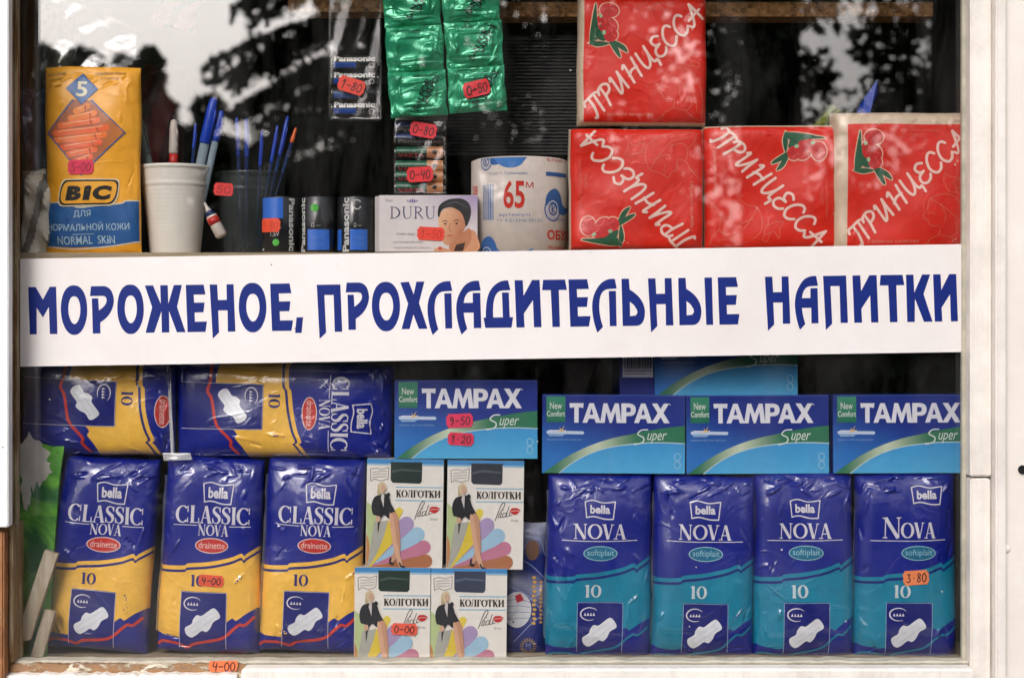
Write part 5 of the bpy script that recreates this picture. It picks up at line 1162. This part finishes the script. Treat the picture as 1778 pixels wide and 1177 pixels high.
# ------------------------------------------------------------------ ribbed black board behind, bags and odds and ends
root = thing('ribbed_board', 'dark ribbed plastic board hanging behind the green sachets', 'board', W(890, 272, .12))
mesh_obj('board', box_px(776, 62, 1004, 270, .125, .004, .0005), M['dark2'], root)
bm = bmesh.new()
for i in range(34):
    y_ = 68+i*6; a_, b_ = W(778, y_+3.4, .125), W(1002, y_, .125); bx((a_.x, .1215, a_.z), (b_.x, .1255, b_.z), 0, bm=bm)
tag(mesh_obj('ribs', bm, M['dark2'], root), 'fine dark horizontal ribs', kind='stuff')
def bagobj(name, label, cat, cx, cy, hw, hh, ang, Y, T, seed, col, mat, base, amp=.002, cr=30, back=.02):
    pk = Pack(cx, cy, hw, hh, ang, Y, T, back, seed, p=3, q=1.7, wob=.06, puff=.004, creases=cr, amp=amp)
    root = thing(name, label, cat, W(cx, base, Y+T)); c_ = np.array(lin(col)); c2 = np.array(lin(tuple(v*.55 for v in col)))
    pk.body('wrapper', root, M[mat], (lambda u, v: np.where((np.sin(u/hw*5+v/hh*3+seed) > .35)[:, None], c2, c_)), 30, 46); return root
bagobj('plastic_bag', 'pale crumpled bag wedged at the left edge of the upper shelf', 'bag', 62, 372, 32, 78, 2, .034, .016, 71, (238, 230, 210), 'film_soft', 441)
bagobj('plastic_bag', 'dark blue crumpled bag behind the left edge of the razor pack', 'bag', 62, 232, 26, 82, -6, .06, .014, 72, (60, 78, 120), 'film', 441)
bagobj('fabric_bundle', 'dark red bundle hanging behind the cup of pens', 'bundle', 272, 205, 42, 100, 4, .20, .03, 73, (96, 26, 26), 'film_soft', 305, .003)
bagobj('balloon_packet', 'bright red and pink packet hanging at top left behind the glass', 'packet', 305, 6, 36, 42, 12, .12, .012, 75, (214, 120, 120), 'film', 50, .002)
bagobj('plastic_bag', 'pale green crumpled packet behind the top of the razor bag', 'bag', 86, 84, 34, 74, 8, .08, .014, 76, (120, 128, 104), 'film', 160, .003)
bagobj('plastic_bag', 'dark purple cloth bundle behind the gap under the sign board', 'bag', 960, 650, 90, 60, 4, .20, .04, 77, (64, 38, 54), 'film_soft', 720, .003)
bagobj('plastic_bag', 'small yellow green packet tip standing behind the middle napkin packs', 'packet', 1432, 240, 24, 60, 28, .12, .008, 78, (120, 130, 40), 'film', 300, .002)
bl_ = thing('blue_packet', 'pointed blue packet corner sticking up behind the right napkin packs', 'packet', W(1500, 300, .11))
bm = bmesh.new(); P = [(1488, 192), (1500, 172), (1524, 138), (1524, 160), (1512, 192), (1490, 300)]
f = [bm.verts.new(W(x_, y_, .11+.004*(i % 2))) for i, (x_, y_) in enumerate(P)]; b = [bm.verts.new(v.co+Vector((0, .004, 0))) for v in f]
bm.faces.new(f); bm.faces.new(b[::-1])
for i in range(6): bm.faces.new((f[i], b[i], b[(i+1) % 6], f[(i+1) % 6]))
bmesh.ops.recalc_face_normals(bm, faces=bm.faces[:]); mesh_obj('wrapper', bm, M['cap_blue'], bl_)
root = thing('film_scrap', 'folded milky film strip between the two lying pad packs', 'film', W(296, 800, .03))
sheet('fold', [(290, 634), (295, 634), (303, 800), (297, 800)], .036, 6, 30, .001, 5, M['film_milky'], root)
sheet('fold', [(282, 786), (330, 786), (334, 798), (284, 800)], .029, 14, 4, .0005, 6, M['film_milky'], root)
# green board with flaking white paint, and the two slats leaning in the corner
def green_mat():
    m = bpy.data.materials.new('green_flaking_paint'); t, n, l, p = nodes_of(m); mp = coords(n, l)
    a_ = noise(n, 16, 5, .6, .8); l.new(mp.outputs[0], a_.inputs['Vector']); r1 = ramp(n, .44, .56, lin((44, 120, 56))+(1,), lin((120, 205, 64))+(1,)); l.new(a_.outputs[0], r1.inputs[0])
    l.new(r1.outputs[0], p.inputs['Base Color']); p.inputs['Roughness'].default_value = .5; return m
M['green'] = green_mat()
root = thing('green_board', 'green painted board with flaked white paint in the lower left corner', 'board', W(75, 1141, .026))
bm = bmesh.new(); f = [bm.verts.new(W(x_, y_, .030)) for x_, y_ in ((30, 770), (112, 770), (103, 830), (80, 1141), (30, 1141))]; b = [bm.verts.new(v.co+Vector((0, .004, 0))) for v in f]
bm.faces.new(f[::-1]); bm.faces.new(b)
for i in range(5): bm.faces.new((f[i], f[(i+1) % 5], b[(i+1) % 5], b[i]))
bmesh.ops.recalc_face_normals(bm, faces=bm.faces[:]); mesh_obj('board', bm, M['green'], root)
bm = bmesh.new(); r_ = random.Random(8)
for (cx_, cy_, rx, ry) in ((58, 800, 26, 46), (74, 815, 14, 20), (46, 850, 9, 30)):
    P = [W(cx_+rx*math.cos(t)*(1+r_.uniform(-.3, .3)), cy_+ry*math.sin(t)*(1+r_.uniform(-.25, .25)), .0297-.0003*r_.random()) for t in np.linspace(0, 6.283, 25)[:-1]]
    c_ = bm.verts.new(W(cx_, cy_, .0290)); v_ = [bm.verts.new(p_) for p_ in P]
    for i in range(24): bm.faces.new((c_, v_[i], v_[(i+1) % 24]))
mesh_obj('paint_flake', bm, M['flake'], root)
for i, (x0_, y0_, x1_, y1_, wd, lb) in enumerate(((42, 1100, 89, 958, 24, 'grey wooden slat leaning in the lower left corner, upper of two'), (66, 1130, 86, 1060, 20, 'paler wooden slat leaning in the lower left corner, lower of two'))):
    a_, b_ = W(x0_, y0_, .0065+i*.0085), W(x1_, y1_, .0065+i*.0085); root = thing('wooden_slat', lb, 'wooden slat', a_)
    d_ = (b_-a_).normalized(); n_ = Vector((-d_.z, 0, d_.x))*(wd*S/2); bm = bmesh.new()
    c_ = [a_-d_*.012+n_, b_+n_, b_-n_, a_-d_*.004-n_]; f = [bm.verts.new(p_) for p_ in c_]; b = [bm.verts.new(p_+Vector((0, .007, 0))) for p_ in c_]
    bm.faces.new(f); bm.faces.new(b[::-1])
    for j in range(4): bm.faces.new((f[j], b[j], b[(j+1) % 4], f[(j+1) % 4]))
    bmesh.ops.recalc_face_normals(bm, faces=bm.faces[:]); mesh_obj('slat', bm, M['stickwood'], root)

# ------------------------------------------------------------------ trees across the street (seen mirrored in the glass)
def leaves(name, pts, size, mat, parent, seed, flat=0.0):
    rg = np.random.default_rng(seed); n = len(pts)
    a_ = rg.normal(size=(n, 3)); a_[:, 2] *= (1-flat); a_ /= np.linalg.norm(a_, axis=1, keepdims=True); b_ = rg.normal(size=(n, 3)); b_ -= (a_*b_).sum(1, keepdims=True)*a_; b_ /= np.linalg.norm(b_, axis=1, keepdims=True)
    s_ = size*rg.uniform(.6, 1.3, (n, 1)); V = np.stack([pts-a_*s_*.5, pts+b_*s_*.28, pts+a_*s_*.5, pts-b_*s_*.28], 1).reshape(-1, 3)
    me = bpy.data.meshes.new(name); me.vertices.add(4*n); me.vertices.foreach_set('co', (V-np.array(parent.location)).astype(np.float32).ravel())
    me.loops.add(4*n); me.loops.foreach_set('vertex_index', np.arange(4*n)); me.polygons.add(n); me.polygons.foreach_set('loop_start', np.arange(n)*4); me.polygons.foreach_set('loop_total', np.full(n, 4))
    me.update(); me.validate(); me.materials.append(mat); o = bpy.data.objects.new(name, me); COL.objects.link(o); o.parent = parent; return o
def tree(name, label, x, y, h, r, n, size, mat, seed, z0=.25, clumps=40, limbs=7, cs=(.18, .34)):
    rg = np.random.default_rng(seed); root = thing(name, label, 'tree', (x, y, 0))
    bm = tube([(x, y, 0), (x+.05, y, h*.3), (x-.05, y+.1, h*.62), (x, y, h*.9)], [h*.035, h*.026, h*.016, h*.004], 10)
    cl = []
    for i in range(clumps):
        t = rg.uniform(z0, .98); w_ = math.sin(math.pi*min(1, (t-z0)/(1-z0)*.86+.16))**.7; an = rg.uniform(0, 6.283); rr = r*w_*math.sqrt(rg.uniform(.1, 1))
        cl.append((x+rr*math.cos(an), y+rr*math.sin(an), h*t, r*rg.uniform(*cs)))
    for i in range(limbs):
        c = cl[i*len(cl)//limbs]; tube([(x, y, c[2]*.6), ((x+c[0])/2, (y+c[1])/2, c[2]*.86), c[:3]], [h*.012, h*.007, h*.002], 6, bm)
    mesh_obj('trunk', bm, M['bark'], root, True)
    C_ = np.array(cl); k_ = rg.integers(0, len(cl), n); d_ = rg.normal(size=(n, 3)); d_ /= np.linalg.norm(d_, axis=1, keepdims=True)
    pts = C_[k_, :3]+d_*C_[k_, 3:4]*rg.uniform(.3, 1, (n, 1))**.6*np.array([1, 1, .8])
    pts = pts[pts[:, 2] > .15]
    leaves('crown', pts, size, mat, root, seed); return root
def mir(px, py, d): 
    f = S*(D+d)/D; return (px-889)*f, ZC+(588.5-py)*f
# broad dark tree covering the right of the reflection
for i, (px, d, h, r, n, lb) in enumerate(((990, 9, 8.5, 1.75, 42000, 'dark dense tree across the street behind the middle of the window'), (1330, 10.5, 9.5, 2.1, 40000, 'dark tree with sky showing through its crown, across the street'), (1660, 9, 9, 1.5, 36000, 'dark dense tree across the street on the right'), (770, 11, 8.5, 1.0, 22000, 'slender dark tree beside the spruce across the street'))):
    tree('leafy_tree', lb, mir(px, 0, d)[0], -d, h, r, n, .095, M['leaf_dark'], 10+i, z0=.1, clumps=170, cs=(.14, .26), limbs=5)
# spruce whose drooping branches reach left into the sky
sx_, _ = mir(694, 0, 10); root = thing('spruce_tree', 'spruce with drooping layered branches standing across the street', 'tree', (sx_, -10, 0))
mesh_obj('trunk', tube([(sx_, -10, 0), (sx_, -10, 4), (sx_, -10, 8.6)], [.17, .12, .02], 10), M['bark'], root, True)
rg = np.random.default_rng(5); pts = []; bmb = bmesh.new()
for i in range(150):
    z_ = rg.uniform(.5, 8.3); L_ = (1.28-.085*z_*1.05)*rg.uniform(.7, 1.1); an = rg.uniform(0, 6.283)
    if i < 46: an = math.pi+rg.uniform(-.5, .5); z_ = rg.uniform(2.2, 5.4); L_ = .98+.5*rg.random()
    dx, dy = math.cos(an), math.sin(an)
    ln = [(sx_+dx*L_*t, -10+dy*L_*t, z_-.34*L_*t+.12*math.sin(t*3)) for t in np.linspace(0, 1, 6)]
    tube(ln, [.02, .015, .012, .009, .006, .003], 5, bmb)
    m_ = int(420*L_); t = rg.uniform(.1, 1, m_); side = rg.normal(0, .10*(1.15-t)+.02, m_)
    bx_ = np.stack([sx_+dx*L_*t-dy*side, -10+dy*L_*t+dx*side, z_-.34*L_*t+.12*np.sin(t*3)-np.abs(rg.normal(0, .05, m_))], 1); pts.append(bx_)
mesh_obj('branches', bmb, M['bark'], root, True)
leaves('crown', np.concatenate(pts), .07, M['leaf_dark'], root, 7)
for px, pyt, r_, lb in ((140, 96, 1.6, 'wide dense tree mass behind the left row, between its two neighbours'), (60, 92, 1.9, 'wide dense tree mass behind the left row across the street'), (225, 104, 1.5, 'wide dense tree mass behind the left row, nearer the spruce')):
    x_, z_ = mir(px, pyt, 30); tree('leafy_tree', lb, x_, -30, z_, r_, 34000, .2, M['leaf_dark'], px, z0=.02, clumps=150, cs=(.16, .26))
for i, (px, pyt, d, r, lb) in enumerate(((110, 92, 22, .62, 'round leafy tree across the street at the left end of the row'), (262, 72, 26, .5, 'taller leafy tree across the street, second of the left row'), (370, 172, 24, .95, 'low round leafy tree beside the spruce across the street'), (36, 120, 24, .7, 'leafy tree at the very left edge across the street'), (480, 205, 30, 2.4, 'low bushy tree far behind the spruce'))):
    x_, z_ = mir(px, pyt, d); tree('leafy_tree', lb, x_, -d, z_, r, 9000, .15, M['leaf_mid'] if i != 2 else M['leaf_dark'], 30+i, z0=.2, clumps=34)
x0_, z_ = mir(100, 0, 34)
rg = np.random.default_rng(9); root = thing('hedge', 'long dark hedge along the far side of the street', 'hedge', (0, -36, 0)); n = 42000
xs = rg.uniform(-24, 24, n); zt = 4.5+.8*np.sin(xs*.8)+.5*np.sin(xs*2.1+1); pts = np.stack([xs, -36+rg.normal(0, .5, n), zt*rg.uniform(0, 1, n)**.8], 1)
leaves('foliage', pts, .38, M['leaf_dark'], root, 3)['kind'] = 'stuff'

root = thing('hedge', 'low hedge added to hide the ground beyond it from the glass reflection', 'hedge', (0, -13, 0)); n = 60000
xs = rg.uniform(-9, 9, n); pts = np.stack([xs, -13+rg.normal(0, .3, n), (1.9+.12*np.sin(xs*3))*rg.uniform(0, 1, n)**.7], 1)  # added hedge, blocks the bright ground that the pane would mirror
leaves('foliage', pts, .12, M['leaf_dark'], root, 4)['kind'] = 'stuff'

def string_to_beam(parent, px, py, Y):
    a_ = W(px, py, Y); b_ = W(px, -40, Y+.01); mesh_obj('string', tube([a_, (a_+b_)/2+Vector((.0008, .002, 0)), b_], .0005, 6), M['tissue'], parent, True)
string_to_beam(sp, 731, 192, .052)
